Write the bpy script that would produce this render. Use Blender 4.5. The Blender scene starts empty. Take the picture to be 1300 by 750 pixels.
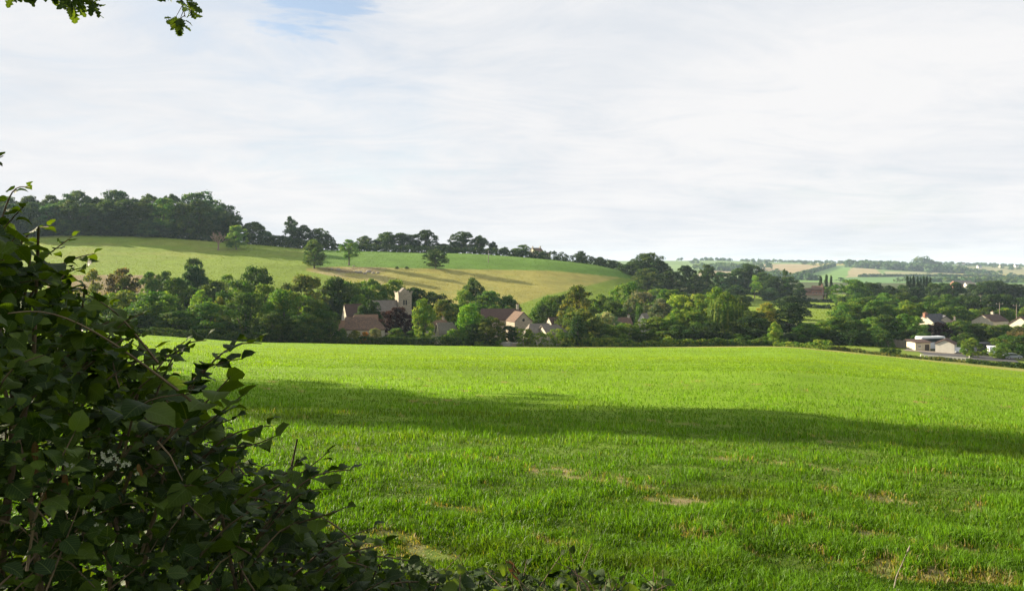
import bpy, math, random
import numpy as np
from mathutils import Vector, Matrix, noise as mnoise

R = math.radians
scene = bpy.context.scene
COL = scene.collection
rng = np.random.default_rng(7)
random.seed(7)

# ------------------------------------------------------------------ camera, sky, sun, exposure
FPX = 1011.0                    # focal length in pixels of a 1300 px wide frame (28 mm lens)
EYE = 1.8                       # metres above the ground at the photographer's feet
HOR = 335.0
cam_data = bpy.data.cameras.new('camera')
cam = bpy.data.objects.new('camera', cam_data)
COL.objects.link(cam)
cam.location = (0, 0, EYE)
cam.rotation_euler = (R(90), 0, 0)
cam_data.sensor_width = 36.0
cam_data.lens = 36.0 * FPX / 1300.0
cam_data.shift_y = -(375.0 - HOR) / 1300.0
cam_data.clip_start = 0.05
cam_data.clip_end = 40000
scene.camera = cam

SUN_AZ, SUN_EL = -65.0, 18.0    # azimuth from +Y (negative: towards -X)
sd = Vector((math.sin(R(SUN_AZ)) * math.cos(R(SUN_EL)), math.cos(R(SUN_AZ)) * math.cos(R(SUN_EL)), math.sin(R(SUN_EL))))
sun_data = bpy.data.lights.new('sun', 'SUN')
sun_data.energy = 5.0
sun_data.angle = R(0.6)
sun_data.color = (1.0, 0.87, 0.66)
sun = bpy.data.objects.new('sun', sun_data)
COL.objects.link(sun)
sun.rotation_euler = sd.to_track_quat('Z', 'Y').to_euler()

world = bpy.data.worlds.new('World')
scene.world = world
world.use_nodes = True
wn, wl = world.node_tree.nodes, world.node_tree.links
wn.clear()
def W(t, **kw):
    n = wn.new(t)
    for k, v in kw.items(): setattr(n, k, v)
    return n
out = W('ShaderNodeOutputWorld')
bg_sky = W('ShaderNodeBackground'); bg_cloud = W('ShaderNodeBackground')
sky = W('ShaderNodeTexSky'); sky.sky_type = 'NISHITA'; sky.sun_disc = False
sky.sun_elevation = R(SUN_EL); sky.sun_rotation = R(SUN_AZ)
sky.air_density = 1.0; sky.dust_density = 0.6; sky.ozone_density = 2.0
wl.new(sky.outputs[0], bg_sky.inputs[0]); bg_sky.inputs[1].default_value = 0.05
tc = W('ShaderNodeTexCoord')
sep = W('ShaderNodeSeparateXYZ'); wl.new(tc.outputs['Generated'], sep.inputs[0])
def M(op, a=None, b=None, c=None, clamp=False):
    n = W('ShaderNodeMath', operation=op); n.use_clamp = clamp
    for i, v in enumerate((a, b, c)):
        if v is None: continue
        if isinstance(v, (int, float)): n.inputs[i].default_value = v
        else: wl.new(v, n.inputs[i])
    return n.outputs[0]
zz = M('ADD', M('MAXIMUM', sep.outputs[2], 0.0), 0.12)
cx, cy = M('DIVIDE', sep.outputs[0], zz), M('DIVIDE', sep.outputs[1], zz)
comb = W('ShaderNodeCombineXYZ'); wl.new(cx, comb.inputs[0]); wl.new(cy, comb.inputs[1])
def cloud_noise(scale, rot, sc, detail, rough, dist, off):
    mp = W('ShaderNodeMapping'); mp.inputs['Rotation'].default_value = (0, 0, R(rot)); mp.inputs['Scale'].default_value = sc
    mp.inputs['Location'].default_value = off
    wl.new(comb.outputs[0], mp.inputs[0])
    n = W('ShaderNodeTexNoise'); n.inputs['Scale'].default_value = scale; n.inputs['Detail'].default_value = detail
    n.inputs['Roughness'].default_value = rough; n.inputs['Distortion'].default_value = dist
    wl.new(mp.outputs[0], n.inputs['Vector'])
    return n.outputs[0]
n1 = cloud_noise(0.55, 25, (1.0, 0.45, 1), 7, 0.55, 0.5, (3.1, 1.7, 0))
n2 = cloud_noise(2.1, -24, (0.62, 1.0, 1), 10, 0.68, 0.7, (0.4, 5.2, 0))
n3 = cloud_noise(0.9, -20, (1.0, 0.6, 1), 5, 0.5, 0.3, (7.7, 2.2, 0))
# a gap in the cloud that shows blue, high up
dotn = W('ShaderNodeVectorMath', operation='DOT_PRODUCT')
nrm = W('ShaderNodeVectorMath', operation='NORMALIZE'); wl.new(tc.outputs['Generated'], nrm.inputs[0])
wl.new(nrm.outputs[0], dotn.inputs[0])
gd = Vector((-0.255, 1.0, 0.385)).normalized(); dotn.inputs[1].default_value = gd
gap = M('MULTIPLY', M('SUBTRACT', M('ADD', dotn.outputs['Value'], M('MULTIPLY', M('SUBTRACT', n2, 0.5), 0.022)), 0.9958), 1 / 0.0046, clamp=True)
cov = M('ADD', M('MULTIPLY', n1, 1.5), M('MULTIPLY', n2, 0.75))
cov = M('SUBTRACT', cov, M('MULTIPLY', gap, 1.2))
mr = W('ShaderNodeMapRange'); mr.interpolation_type = 'SMOOTHSTEP'
wl.new(cov, mr.inputs[0]); mr.inputs[1].default_value = 0.30; mr.inputs[2].default_value = 1.15
mr.inputs[3].default_value = 0.30; mr.inputs[4].default_value = 1.0
# cloud colour: white with soft grey undersides
ramp = W('ShaderNodeValToRGB')
ramp.color_ramp.elements[0].position = 0.38; ramp.color_ramp.elements[0].color = (0.83, 0.868, 0.92, 1)
ramp.color_ramp.elements[1].position = 0.58; ramp.color_ramp.elements[1].color = (1.0, 0.995, 1.0, 1)
wl.new(M('ADD', M('MULTIPLY', n3, 0.5), M('MULTIPLY', n2, 0.5)), ramp.inputs[0])
wl.new(ramp.outputs[0], bg_cloud.inputs[0]); bg_cloud.inputs[1].default_value = 0.278
mixw = W('ShaderNodeMixShader')
wl.new(mr.outputs[0], mixw.inputs[0]); wl.new(bg_sky.outputs[0], mixw.inputs[1]); wl.new(bg_cloud.outputs[0], mixw.inputs[2])
wl.new(mixw.outputs[0], out.inputs[0])

vs = scene.view_settings
scene.display_settings.display_device = 'sRGB'
vs.view_transform = 'Standard'; vs.look = 'None'; vs.gamma = 1.0; vs.use_curve_mapping = False
vs.exposure = 1.75
cy_ = scene.cycles
cy_.max_bounces = 6; cy_.diffuse_bounces = 3; cy_.glossy_bounces = 2; cy_.transmission_bounces = 3
cy_.transparent_max_bounces = 6; cy_.volume_bounces = 0
cy_.use_denoising = True
cy_.caustics_reflective = False; cy_.caustics_refractive = False

# ------------------------------------------------------------------ helpers
def tag(o, label=None, cat=None, group=None, kind=None):
    if label: o['label'] = label
    if cat: o['category'] = cat
    if group: o['group'] = group
    if kind: o['kind'] = kind
    return o
def empty(name, loc, rz=0.0):
    o = bpy.data.objects.new(name, None); COL.objects.link(o)
    o.location = loc; o.rotation_euler = (0, 0, rz); o.empty_display_size = 0.3
    return o
def np_mesh(name, V, F, mat=None, attrs=None, cols=None, smooth=False):
    V = np.asarray(V, dtype=np.float32); F = np.asarray(F, dtype=np.int32)
    k = F.shape[1]
    me = bpy.data.meshes.new(name)
    me.vertices.add(len(V)); me.vertices.foreach_set('co', V.ravel())
    me.loops.add(F.size); me.loops.foreach_set('vertex_index', F.ravel())
    me.polygons.add(len(F))
    me.polygons.foreach_set('loop_start', np.arange(0, F.size, k, dtype=np.int32))
    me.polygons.foreach_set('loop_total', np.full(len(F), k, dtype=np.int32))
    if smooth: me.polygons.foreach_set('use_smooth', np.ones(len(F), dtype=bool))
    for an, arr in (attrs or {}).items():
        a = me.attributes.new(an, 'FLOAT', 'POINT'); a.data.foreach_set('value', np.asarray(arr, dtype=np.float32))
    for an, arr in (cols or {}).items():
        a = me.attributes.new(an, 'FLOAT_COLOR', 'POINT')
        c = np.ones((len(V), 4), dtype=np.float32); c[:, :3] = arr
        a.data.foreach_set('color', c.ravel())
    me.update(calc_edges=True)
    if mat: me.materials.append(mat)
    return me
def link(name, me, parent=None):
    o = bpy.data.objects.new(name, me); COL.objects.link(o)
    if parent is not None: o.parent = parent
    return o

class MB:
    """collects boxes, prisms and tubes into one mesh"""
    def __init__(s): s.v = []; s.f = []
    def add(s, vs_, fs):
        n = len(s.v); s.v += [tuple(p) for p in vs_]; s.f += [tuple(i + n for i in f) for f in fs]
    def box(s, x0, x1, y0, y1, z0, z1):
        s.add([(x0, y0, z0), (x1, y0, z0), (x1, y1, z0), (x0, y1, z0), (x0, y0, z1), (x1, y0, z1), (x1, y1, z1), (x0, y1, z1)],
              [(0, 3, 2, 1), (4, 5, 6, 7), (0, 1, 5, 4), (1, 2, 6, 5), (2, 3, 7, 6), (3, 0, 4, 7)])
    def tube(s, pts, rad, n=7, cap=True):
        pts = [Vector(p) for p in pts]
        if not hasattr(rad, '__len__'): rad = [rad] * len(pts)
        rings = []
        for i, p in enumerate(pts):
            d = (pts[min(i + 1, len(pts) - 1)] - pts[max(i - 1, 0)])
            d = d.normalized() if d.length > 1e-9 else Vector((0, 0, 1))
            a = d.cross(Vector((0, 0, 1)) if abs(d.z) < 0.9 else Vector((1, 0, 0))).normalized(); b = d.cross(a)
            rings.append([p + (a * math.cos(2 * math.pi * k / n) + b * math.sin(2 * math.pi * k / n)) * rad[i] for k in range(n)])
        vs_ = [q for r in rings for q in r]
        fs = [(i * n + k, i * n + (k + 1) % n, (i + 1) * n + (k + 1) % n, (i + 1) * n + k) for i in range(len(pts) - 1) for k in range(n)]
        if cap: fs += [tuple(range(n)), tuple(reversed(range((len(pts) - 1) * n, len(pts) * n)))]
        s.add(vs_, fs)
    def build(s, name, mat, parent=None, smooth=False, bevel=0):
        me = bpy.data.meshes.new(name); me.from_pydata(s.v, [], s.f); me.update()
        me.materials.append(mat)
        if smooth: me.polygons.foreach_set('use_smooth', [True] * len(me.polygons))
        o = link(name, me, parent)
        if bevel:
            m = o.modifiers.new('bevel', 'BEVEL'); m.width = bevel; m.segments = 2; m.limit_method = 'ANGLE'
        return o

# ---- materials
class NT:
    def __init__(s, name):
        s.m = bpy.data.materials.new(name); s.m.use_nodes = True
        s.n, s.l = s.m.node_tree.nodes, s.m.node_tree.links
        s.n.clear(); s.out = s.n.new('ShaderNodeOutputMaterial')
    def N(s, t, ins=None, **kw):
        n = s.n.new(t)
        for k, v in kw.items(): setattr(n, k, v)
        for k, v in (ins or {}).items():
            if hasattr(v, 'is_output'): s.l.new(v, n.inputs[k])
            else: n.inputs[k].default_value = v
        return n
    def math(s, op, a, b=0.0, clamp=False):
        n = s.N('ShaderNodeMath', {0: a, 1: b}, operation=op); n.use_clamp = clamp
        return n.outputs[0]
    def mix(s, f, a, b, bt='MIX'):
        n = s.N('ShaderNodeMix', data_type='RGBA', blend_type=bt)
        for k, v in ((0, f), (6, a), (7, b)):
            if hasattr(v, 'is_output'): s.l.new(v, n.inputs[k])
            else: n.inputs[k].default_value = v
        return n.outputs[2]
    def noise(s, vec, scale, detail=4, rough=0.55, dist=0.0):
        n = s.N('ShaderNodeTexNoise', {'Scale': scale, 'Detail': detail, 'Roughness': rough, 'Distortion': dist})
        if vec is not None: s.l.new(vec, n.inputs['Vector'])
        return n.outputs[0]

def rgb(r, g, b): return (r, g, b, 1.0)

def leaf_material(name, base=None, translucent=0.35, gloss=0.45, spec=0.25, rough_tint=1.0, trans_gain=(1.25, 1.2, 0.45)):
    """leaves: colour from the object's own colour (or base) times a per-leaf tint, part of the light comes through"""
    t = NT(name)
    if base is None:
        oi = t.N('ShaderNodeObjectInfo'); c = oi.outputs['Color']
    else:
        n = t.N('ShaderNodeRGB'); n.outputs[0].default_value = base; c = n.outputs[0]
    at = t.N('ShaderNodeAttribute', attribute_name='tint')
    geo = t.N('ShaderNodeNewGeometry')
    tc_ = t.N('ShaderNodeTexCoord')
    nz = t.noise(tc_.outputs['Object'], 5.0, 3)
    k = t.math('MULTIPLY', at.outputs['Fac'], t.math('ADD', t.math('MULTIPLY', nz, 0.7 * rough_tint), 1 - 0.35 * rough_tint))
    kk = t.N('ShaderNodeCombineColor', {0: t.math('MULTIPLY', k, k), 1: k, 2: t.math('MULTIPLY', k, 0.95)})
    c2 = t.mix(1.0, c, kk.outputs[0], 'MULTIPLY')
    p = t.N('ShaderNodeBsdfPrincipled', {'Base Color': c2, 'Roughness': gloss, 'Specular IOR Level': spec})
    tcol = t.mix(1.0, c2, rgb(*trans_gain), 'MULTIPLY')
    tr = t.N('ShaderNodeBsdfTranslucent', {'Color': tcol})
    mx = t.N('ShaderNodeMixShader', {0: translucent, 1: p.outputs[0], 2: tr.outputs[0]})
    t.l.new(mx.outputs[0], t.out.inputs[0])
    return t.m

def surf(name, c1, c2, scale=3.0, rough=0.85, bump=0.3, bscale=None, stretch=(1, 1, 1), spec=0.3):
    t = NT(name)
    tc_ = t.N('ShaderNodeTexCoord')
    mp = t.N('ShaderNodeMapping', {'Vector': tc_.outputs['Object'], 'Scale': stretch})
    nz = t.noise(mp.outputs[0], scale, 5, 0.6)
    r_ = t.N('ShaderNodeMapRange', {0: nz, 1: 0.3, 2: 0.7})
    c = t.mix(r_.outputs[0], rgb(*c1), rgb(*c2))
    p = t.N('ShaderNodeBsdfPrincipled', {'Base Color': c, 'Roughness': rough, 'Specular IOR Level': spec})
    if bump:
        b = t.N('ShaderNodeBump', {'Height': t.noise(mp.outputs[0], bscale or scale * 4, 4), 'Strength': bump, 'Distance': 0.05})
        t.l.new(b.outputs[0], p.inputs['Normal'])
    t.l.new(p.outputs[0], t.out.inputs[0])
    return t.m

def tiles(name, c1, c2, mortar, bw=0.35, bh=0.25):
    t = NT(name)
    tc_ = t.N('ShaderNodeTexCoord')
    sx = t.N('ShaderNodeSeparateXYZ', {0: tc_.outputs['Object']})
    cmb = t.N('ShaderNodeCombineXYZ', {0: t.math('ADD', sx.outputs[0], sx.outputs[1]), 1: sx.outputs[2]})
    br = t.N('ShaderNodeTexBrick', {'Vector': cmb.outputs[0], 'Color1': rgb(*c1), 'Color2': rgb(*c2), 'Mortar': rgb(*mortar), 'Scale': 1.0,
             'Mortar Size': 0.012, 'Brick Width': bw, 'Row Height': bh})
    nz = t.noise(tc_.outputs['Object'], 0.9, 5, 0.65)
    c = t.mix(t.math('MULTIPLY', nz, 0.75), br.outputs[0], t.mix(1.0, br.outputs[0], rgb(0.45, 0.45, 0.42), 'MULTIPLY'))
    p = t.N('ShaderNodeBsdfPrincipled', {'Base Color': c, 'Roughness': 0.9, 'Specular IOR Level': 0.2})
    b = t.N('ShaderNodeBump', {'Height': br.outputs['Fac'], 'Strength': 0.4, 'Distance': -0.03})
    t.l.new(b.outputs[0], p.inputs['Normal'])
    t.l.new(p.outputs[0], t.out.inputs[0])
    return t.m

MT = {}
MT['leaf'] = leaf_material('foliage', translucent=0.42, spec=0.12, gloss=0.7)
MT['bark'] = surf('bark', (0.07, 0.055, 0.04), (0.15, 0.13, 0.10), 6, 0.95, 0.6, stretch=(1, 1, 0.3))
MT['pale_bark'] = surf('pale_bark', (0.30, 0.27, 0.22), (0.16, 0.13, 0.10), 4, 0.9, 0.4)
MT['lime'] = surf('cream_render', (0.50, 0.46, 0.35), (0.40, 0.365, 0.28), 1.2, 0.9, 0.2)
MT['white'] = surf('white_render', (0.56, 0.54, 0.48), (0.47, 0.45, 0.40), 1.2, 0.85, 0.1)
MT['stone'] = tiles('rubble_stone', (0.46, 0.40, 0.30), (0.32, 0.28, 0.21), (0.37, 0.33, 0.27), 0.5, 0.28)
MT['brick'] = tiles('red_brick', (0.36, 0.13, 0.08), (0.28, 0.10, 0.06), (0.34, 0.28, 0.22), 0.23, 0.08)
MT['red_tile'] = tiles('weathered_red_tile', (0.205, 0.13, 0.09), (0.12, 0.088, 0.068), (0.09, 0.05, 0.04))
MT['orange_tile'] = tiles('orange_tile', (0.25, 0.165, 0.105), (0.19, 0.125, 0.085), (0.14, 0.07, 0.05))
MT['brown_tile'] = tiles('dark_brown_tile', (0.13, 0.085, 0.07), (0.10, 0.065, 0.055), (0.05, 0.035, 0.03))
MT['slate'] = tiles('grey_slate', (0.12, 0.12, 0.13), (0.08, 0.085, 0.095), (0.04, 0.04, 0.045))
MT['grey_tile'] = tiles('mossy_grey_tile', (0.25, 0.22, 0.19), (0.18, 0.165, 0.14), (0.09, 0.08, 0.07))
MT['glass'] = surf('window_glass', (0.03, 0.035, 0.045), (0.02, 0.025, 0.03), 1, 0.15, 0, spec=0.6)
MT['wood'] = surf('grey_fence_wood', (0.22, 0.20, 0.16), (0.14, 0.125, 0.10), 5, 0.9, 0.4, stretch=(1, 1, 0.15))
MT['door'] = surf('dark_door_paint', (0.05, 0.04, 0.035), (0.035, 0.03, 0.025), 3, 0.6, 0.1)
MT['frame'] = surf('white_frame_paint', (0.75, 0.73, 0.68), (0.65, 0.63, 0.58), 3, 0.6, 0.0)
MT['asphalt'] = surf('asphalt', (0.045, 0.045, 0.05), (0.075, 0.07, 0.07), 2, 0.9, 0.3)
MT['lane'] = surf('dusty_lane', (0.24, 0.20, 0.15), (0.17, 0.15, 0.11), 1.5, 0.95, 0.3)
MT['paintw'] = surf('white_vehicle_paint', (0.76, 0.78, 0.80), (0.70, 0.72, 0.75), 2, 0.3, 0.0, spec=0.5)
MT['paintd'] = surf('dark_vehicle_paint', (0.03, 0.035, 0.05), (0.02, 0.025, 0.035), 2, 0.3, 0.0, spec=0.5)
MT['paints'] = surf('silver_vehicle_paint', (0.32, 0.34, 0.37), (0.28, 0.30, 0.33), 2, 0.3, 0.0, spec=0.5)
MT['rubber'] = surf('tyre_rubber', (0.02, 0.02, 0.02), (0.03, 0.03, 0.03), 5, 0.9, 0.1)
MT['metal'] = surf('galvanised_metal', (0.45, 0.45, 0.44), (0.36, 0.36, 0.35), 4, 0.5, 0.1, spec=0.5)
MT['rock'] = surf('weathered_rock', (0.34, 0.31, 0.26), (0.18, 0.16, 0.13), 2, 0.95, 0.6)
MT['dead'] = surf('bare_dead_wood', (0.30, 0.22, 0.17), (0.20, 0.14, 0.11), 5, 0.95, 0.5)

# ------------------------------------------------------------------ terrain
# each column: how high the ground reads (in rows of the 750-row frame) at given distances
FE_PX = np.array([-250, 0, 170, 300, 450, 650, 800, 1000, 1100, 1200, 1300, 1500], float)
FE_PY = np.array([404, 414, 424, 433.5, 437, 440, 441, 440, 449, 458, 468, 484], float)
FE_Y = np.array([185, 188, 190, 195, 203, 210, 210, 208, 190, 178, 168, 150], float)
def flat(z, ys): return [(y, HOR + FPX * z / y) for y in ys]
FAR = {  # beyond 1000 m
    -250: [(1300, 345), (2500, 338), (4000, 334), (9000, 335)],
    850: [(1200, 356), (1500, 354), (2000, 345), (2600, 338), (3300, 331), (3800, 333), (9000, 336)],
    950: [(1200, 357), (1500, 355), (2000, 346), (2600, 339), (3300, 330.5), (3800, 333), (9000, 336)],
    1010: [(1200, 359), (1500, 357), (2000, 347), (2600, 338), (3300, 334), (3800, 335), (9000, 336)],
    1100: [(1200, 360), (1500, 358), (2000, 349), (2600, 339), (3000, 335), (3800, 335), (9000, 336)],
    1200: [(1200, 361), (1500, 358), (2000, 351), (2600, 344), (3200, 335), (3800, 336), (9000, 336)],
    1300: [(1200, 362), (1500, 359), (2000, 353), (2600, 346), (3200, 338), (3800, 338), (9000, 336.5)],
    1500: [(1200, 362), (1500, 359), (2000, 353), (2600, 346), (3200, 339), (3800, 338), (9000, 336.5)],
}
NEARF = {
    -250: [(215, 408), (260, 392), (320, 360), (380, 335), (430, 315), (480, 298), (520, 290), (560, 290), (650, 300), (900, 330)],
    0:   [(215, 419), (260, 405), (320, 372), (380, 345), (430, 325), (480, 308), (520, 300), (560, 298), (650, 306), (900, 330)],
    100: [(215, 423), (260, 408), (320, 375), (380, 348), (430, 328), (480, 308), (510, 297), (540, 295), (650, 303), (900, 330)],
    200: [(215, 429), (260, 415), (320, 380), (380, 352), (430, 333), (480, 312), (510, 300), (540, 298), (650, 308), (900, 332)],
    300: [(220, 436), (260, 425), (320, 390), (380, 357), (430, 336), (480, 318), (510, 310), (540, 308), (650, 316), (900, 335)],
    400: [(225, 438), (270, 424), (320, 398), (380, 366), (430, 342), (470, 328), (510, 318), (540, 317), (650, 324), (900, 338)],
    500: [(230, 438), (280, 421), (330, 398), (380, 372), (430, 347), (470, 332), (510, 321), (540, 320), (650, 327), (900, 340)],
    600: [(235, 438), (280, 423), (330, 402), (380, 378), (430, 355), (470, 337), (505, 323), (540, 322), (650, 330), (900, 342)],
    700: [(235, 439), (280, 424), (330, 406), (380, 384), (430, 362), (470, 343), (505, 330), (540, 329), (650, 336), (900, 345)],
    760: [(235, 439), (290, 421), (340, 405), (390, 386), (440, 366), (475, 350), (505, 337), (540, 336), (650, 342), (900, 348)],
    800: [(240, 436), (300, 417), (350, 402), (400, 388), (450, 370), (480, 357), (505, 346), (540, 345), (650, 350), (900, 353)],
    850: [(240, 437), (300, 417), (400, 393), (450, 383), (500, 371), (560, 361), (620, 356), (700, 358), (900, 360)],
    920: [(225, 437.5), (240, 434.5), (300, 416), (400, 394), (450, 387), (500, 380), (560, 370), (620, 361), (700, 361), (900, 362)],
    1000: [(222, 437), (240, 434), (300, 416), (400, 394), (450, 387), (500, 382), (600, 374), (700, 369), (900, 365)],
    1100: [(200, 445), (215, 441), (235, 437), (300, 419), (400, 398), (500, 385), (600, 377), (700, 372), (900, 366)],
    1200: [(190, 455.3), (203, 449.5), (215, 446), (240, 440.5), (300, 424), (400, 402), (500, 388), (600, 379), (700, 373), (900, 367)],
    1300: [(180, 463.5), (195, 457), (212, 451), (240, 444), (300, 424), (400, 403), (500, 389), (600, 380), (700, 374), (900, 367)],
    1500: [(165, 478), (195, 464), (240, 446), (300, 424), (400, 403), (500, 389), (600, 380), (700, 374), (900, 367)],
}
def pchip(xs, ys, q):
    xs = np.asarray(xs, float); ys = np.asarray(ys, float); h = np.diff(xs); d = np.diff(ys) / h
    m = np.zeros(len(xs)); m[0] = d[0]; m[-1] = d[-1]
    for i in range(1, len(xs) - 1):
        if d[i - 1] * d[i] > 0:
            w1, w2 = 2 * h[i] + h[i - 1], h[i] + 2 * h[i - 1]
            m[i] = (w1 + w2) / (w1 / d[i - 1] + w2 / d[i])
    i = np.clip(np.searchsorted(xs, q) - 1, 0, len(xs) - 2)
    t = (q - xs[i]) / h[i]
    return ((1 + 2 * t) * (1 - t) ** 2) * ys[i] + t * (1 - t) ** 2 * h[i] * m[i] + t * t * (3 - 2 * t) * ys[i + 1] + t * t * (t - 1) * h[i] * m[i + 1]
GPX = np.arange(-250, 1501, 10.0)
GLY = np.linspace(math.log(8), math.log(9000), 520)
GYY = np.exp(GLY)
near_keys = sorted(NEARF); far_keys = sorted(FAR)
colz = {}
def far_at(px):
    ys = np.array([p[0] for p in FAR[850]])
    ks = np.array(far_keys, float); a = []
    for k in far_keys:
        a.append(np.interp(ys, [p[0] for p in FAR[k]], [p[1] for p in FAR[k]]))
    a = np.array(a)
    return [(ys[j], np.interp(px, ks, a[:, j])) for j in range(len(ys))]
def column(px):
    e_py, e_y = np.interp(px, FE_PX, FE_PY), np.interp(px, FE_PX, FE_Y)
    s = (e_py - HOR) / FPX - EYE / e_y
    pts = [(y, -(s * y + EYE)) for y in (8, 15, 30, 60, 100, 140, e_y - 12, e_y)]
    pts += [(y, -(py - HOR) / FPX * y) for y, py in NEARF[px] + far_at(px) if y > e_y + 5]
    return pchip([p[0] for p in pts], [p[1] for p in pts], GYY)
cols_ = np.array([column(k) for k in near_keys])
GZ = np.zeros((len(GPX), len(GYY)))
for j in range(len(GYY)):
    GZ[:, j] = np.interp(GPX, near_keys, cols_[:, j])
# the near field follows its own finer column table
for i, px in enumerate(GPX):
    e_py, e_y = np.interp(px, FE_PX, FE_PY), np.interp(px, FE_PX, FE_Y)
    s = (e_py - HOR) / FPX - EYE / e_y
    zf = -(s * GYY + EYE)
    w = np.clip((GYY - (e_y - 6)) / 14.0, 0, 1); w = w * w * (3 - 2 * w)
    GZ[i] = zf * (1 - w) + GZ[i] * w
for _ in range(6):  # smooth across columns
    GZ[1:-1] = 0.25 * GZ[:-2] + 0.5 * GZ[1:-1] + 0.25 * GZ[2:]
TH0 = math.atan((-250 - 650) / FPX); TH1 = math.atan((1500 - 650) / FPX)
def vnoise(x, y, seed=0):
    """cheap smooth value noise, vectorised, range about -1..1"""
    x = np.asarray(x, float); y = np.asarray(y, float)
    xi, yi = np.floor(x).astype(np.int64), np.floor(y).astype(np.int64)
    fx, fy = x - xi, y - yi
    fx = fx * fx * (3 - 2 * fx); fy = fy * fy * (3 - 2 * fy)
    def h(a, b):
        n = (a * 374761393 + b * 668265263 + seed * 1442695041) & 0xffffffff
        n = ((n ^ (n >> 13)) * 1274126177) & 0xffffffff
        return ((n ^ (n >> 16)) & 0xffff) / 32767.5 - 1
    return (h(xi, yi) * (1 - fx) + h(xi + 1, yi) * fx) * (1 - fy) + (h(xi, yi + 1) * (1 - fx) + h(xi + 1, yi + 1) * fx) * fy
def fbm(x, y, seed=0, o=4):
    r = 0; a = 1; t = 0
    for k in range(o):
        r = r + a * vnoise(x * 2 ** k, y * 2 ** k, seed + k); t += a; a *= 0.5
    return r / t
def gz(X, Y):
    X = np.asarray(X, float); Y = np.asarray(Y, float)
    r = np.hypot(X, Y); th = np.arctan2(X, Y)
    tcl = np.clip(th, TH0, TH1)
    Ye = np.clip(r * np.cos(tcl), 0.3, 8900)
    px = 650 + FPX * np.tan(tcl)
    ly = np.log(np.maximum(Ye, 8.0))
    fi = np.clip((px - GPX[0]) / 10.0, 0, len(GPX) - 1.001); fj = np.clip((ly - GLY[0]) / (GLY[1] - GLY[0]), 0, len(GLY) - 1.001)
    i, j = fi.astype(int), fj.astype(int); a, b = fi - i, fj - j
    z = (GZ[i, j] * (1 - a) + GZ[i + 1, j] * a) * (1 - b) + (GZ[i, j + 1] * (1 - a) + GZ[i + 1, j + 1] * a) * b
    # within 8..25 m everything settles on one plane that passes through the photographer's feet
    plane = -EYE - 0.097 * Y - 0.028 * X
    z = np.where(Ye < 8, plane, z)
    w = np.clip((Ye - 8) / 30.0, 0, 1); z = plane * (1 - w) + z * w
    back = np.clip((np.abs(th) - 1.2) / 1.2, 0, 1); back = back * back * (3 - 2 * back)
    z = z * (1 - back) + (-EYE - 0.02 * r * np.clip(1 - r / 4000, 0, 1)) * back
    u = 0.05 * fbm(X / 2.2, Y / 2.2, 3, 2) * np.clip(r / 6, 0, 1) + 0.25 * fbm(X / 30, Y / 30, 11, 2) * np.clip(r / 80, 0, 1)
    return z + u + EYE
def gz1(x, y): return float(gz(np.array([x]), np.array([y]))[0])
def PXY(px, Y): return (px - 650.0) / FPX * Y
def y_at(px, py):
    """distance at which the ground along this bearing reads at frame row py (the far side of the field and beyond)"""
    ys = np.exp(np.linspace(math.log(150), math.log(4000), 1500))
    g = HOR - FPX * (gz(PXY(px, ys), ys) - EYE) / ys
    run = 1e9
    for y, v in zip(ys, g):
        if v < run: run = v
        if v <= py: return y
    return ys[int(np.argmin(g))]

# ------------------------------------------------------------------ what grows where (real patches on the land)
G_CROP = np.array([0.109, 0.235, 0.011]); G_LIME = np.array([0.180, 0.255, 0.030]); G_DULL = np.array([0.065, 0.085, 0.025])
G_TAN = np.array([0.315, 0.285, 0.078]); G_STRAW = np.array([0.33, 0.28, 0.15]); G_SOIL = np.array([0.235, 0.185, 0.105])
G_FARG = np.array([0.15, 0.23, 0.07]); G_HILL = np.array([0.19, 0.23, 0.055]); G_GREEN = np.array([0.095, 0.20, 0.03]); G_SCRAPE = np.array([0.16, 0.125, 0.07])
def sstep(x, a, b):
    t = np.clip((x - a) / (b - a), 0, 1); return t * t * (3 - 2 * t)
def inpoly(px, py, poly):
    c = np.zeros(px.shape, bool); n = len(poly)
    for i in range(n):
        x0, y0 = poly[i]; x1, y1 = poly[(i + 1) % n]
        if y0 == y1: continue
        hit = ((y0 > py) != (y1 > py)) & (px < (x1 - x0) * (py - y0) / (y1 - y0) + x0)
        c ^= hit
    return c
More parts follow.
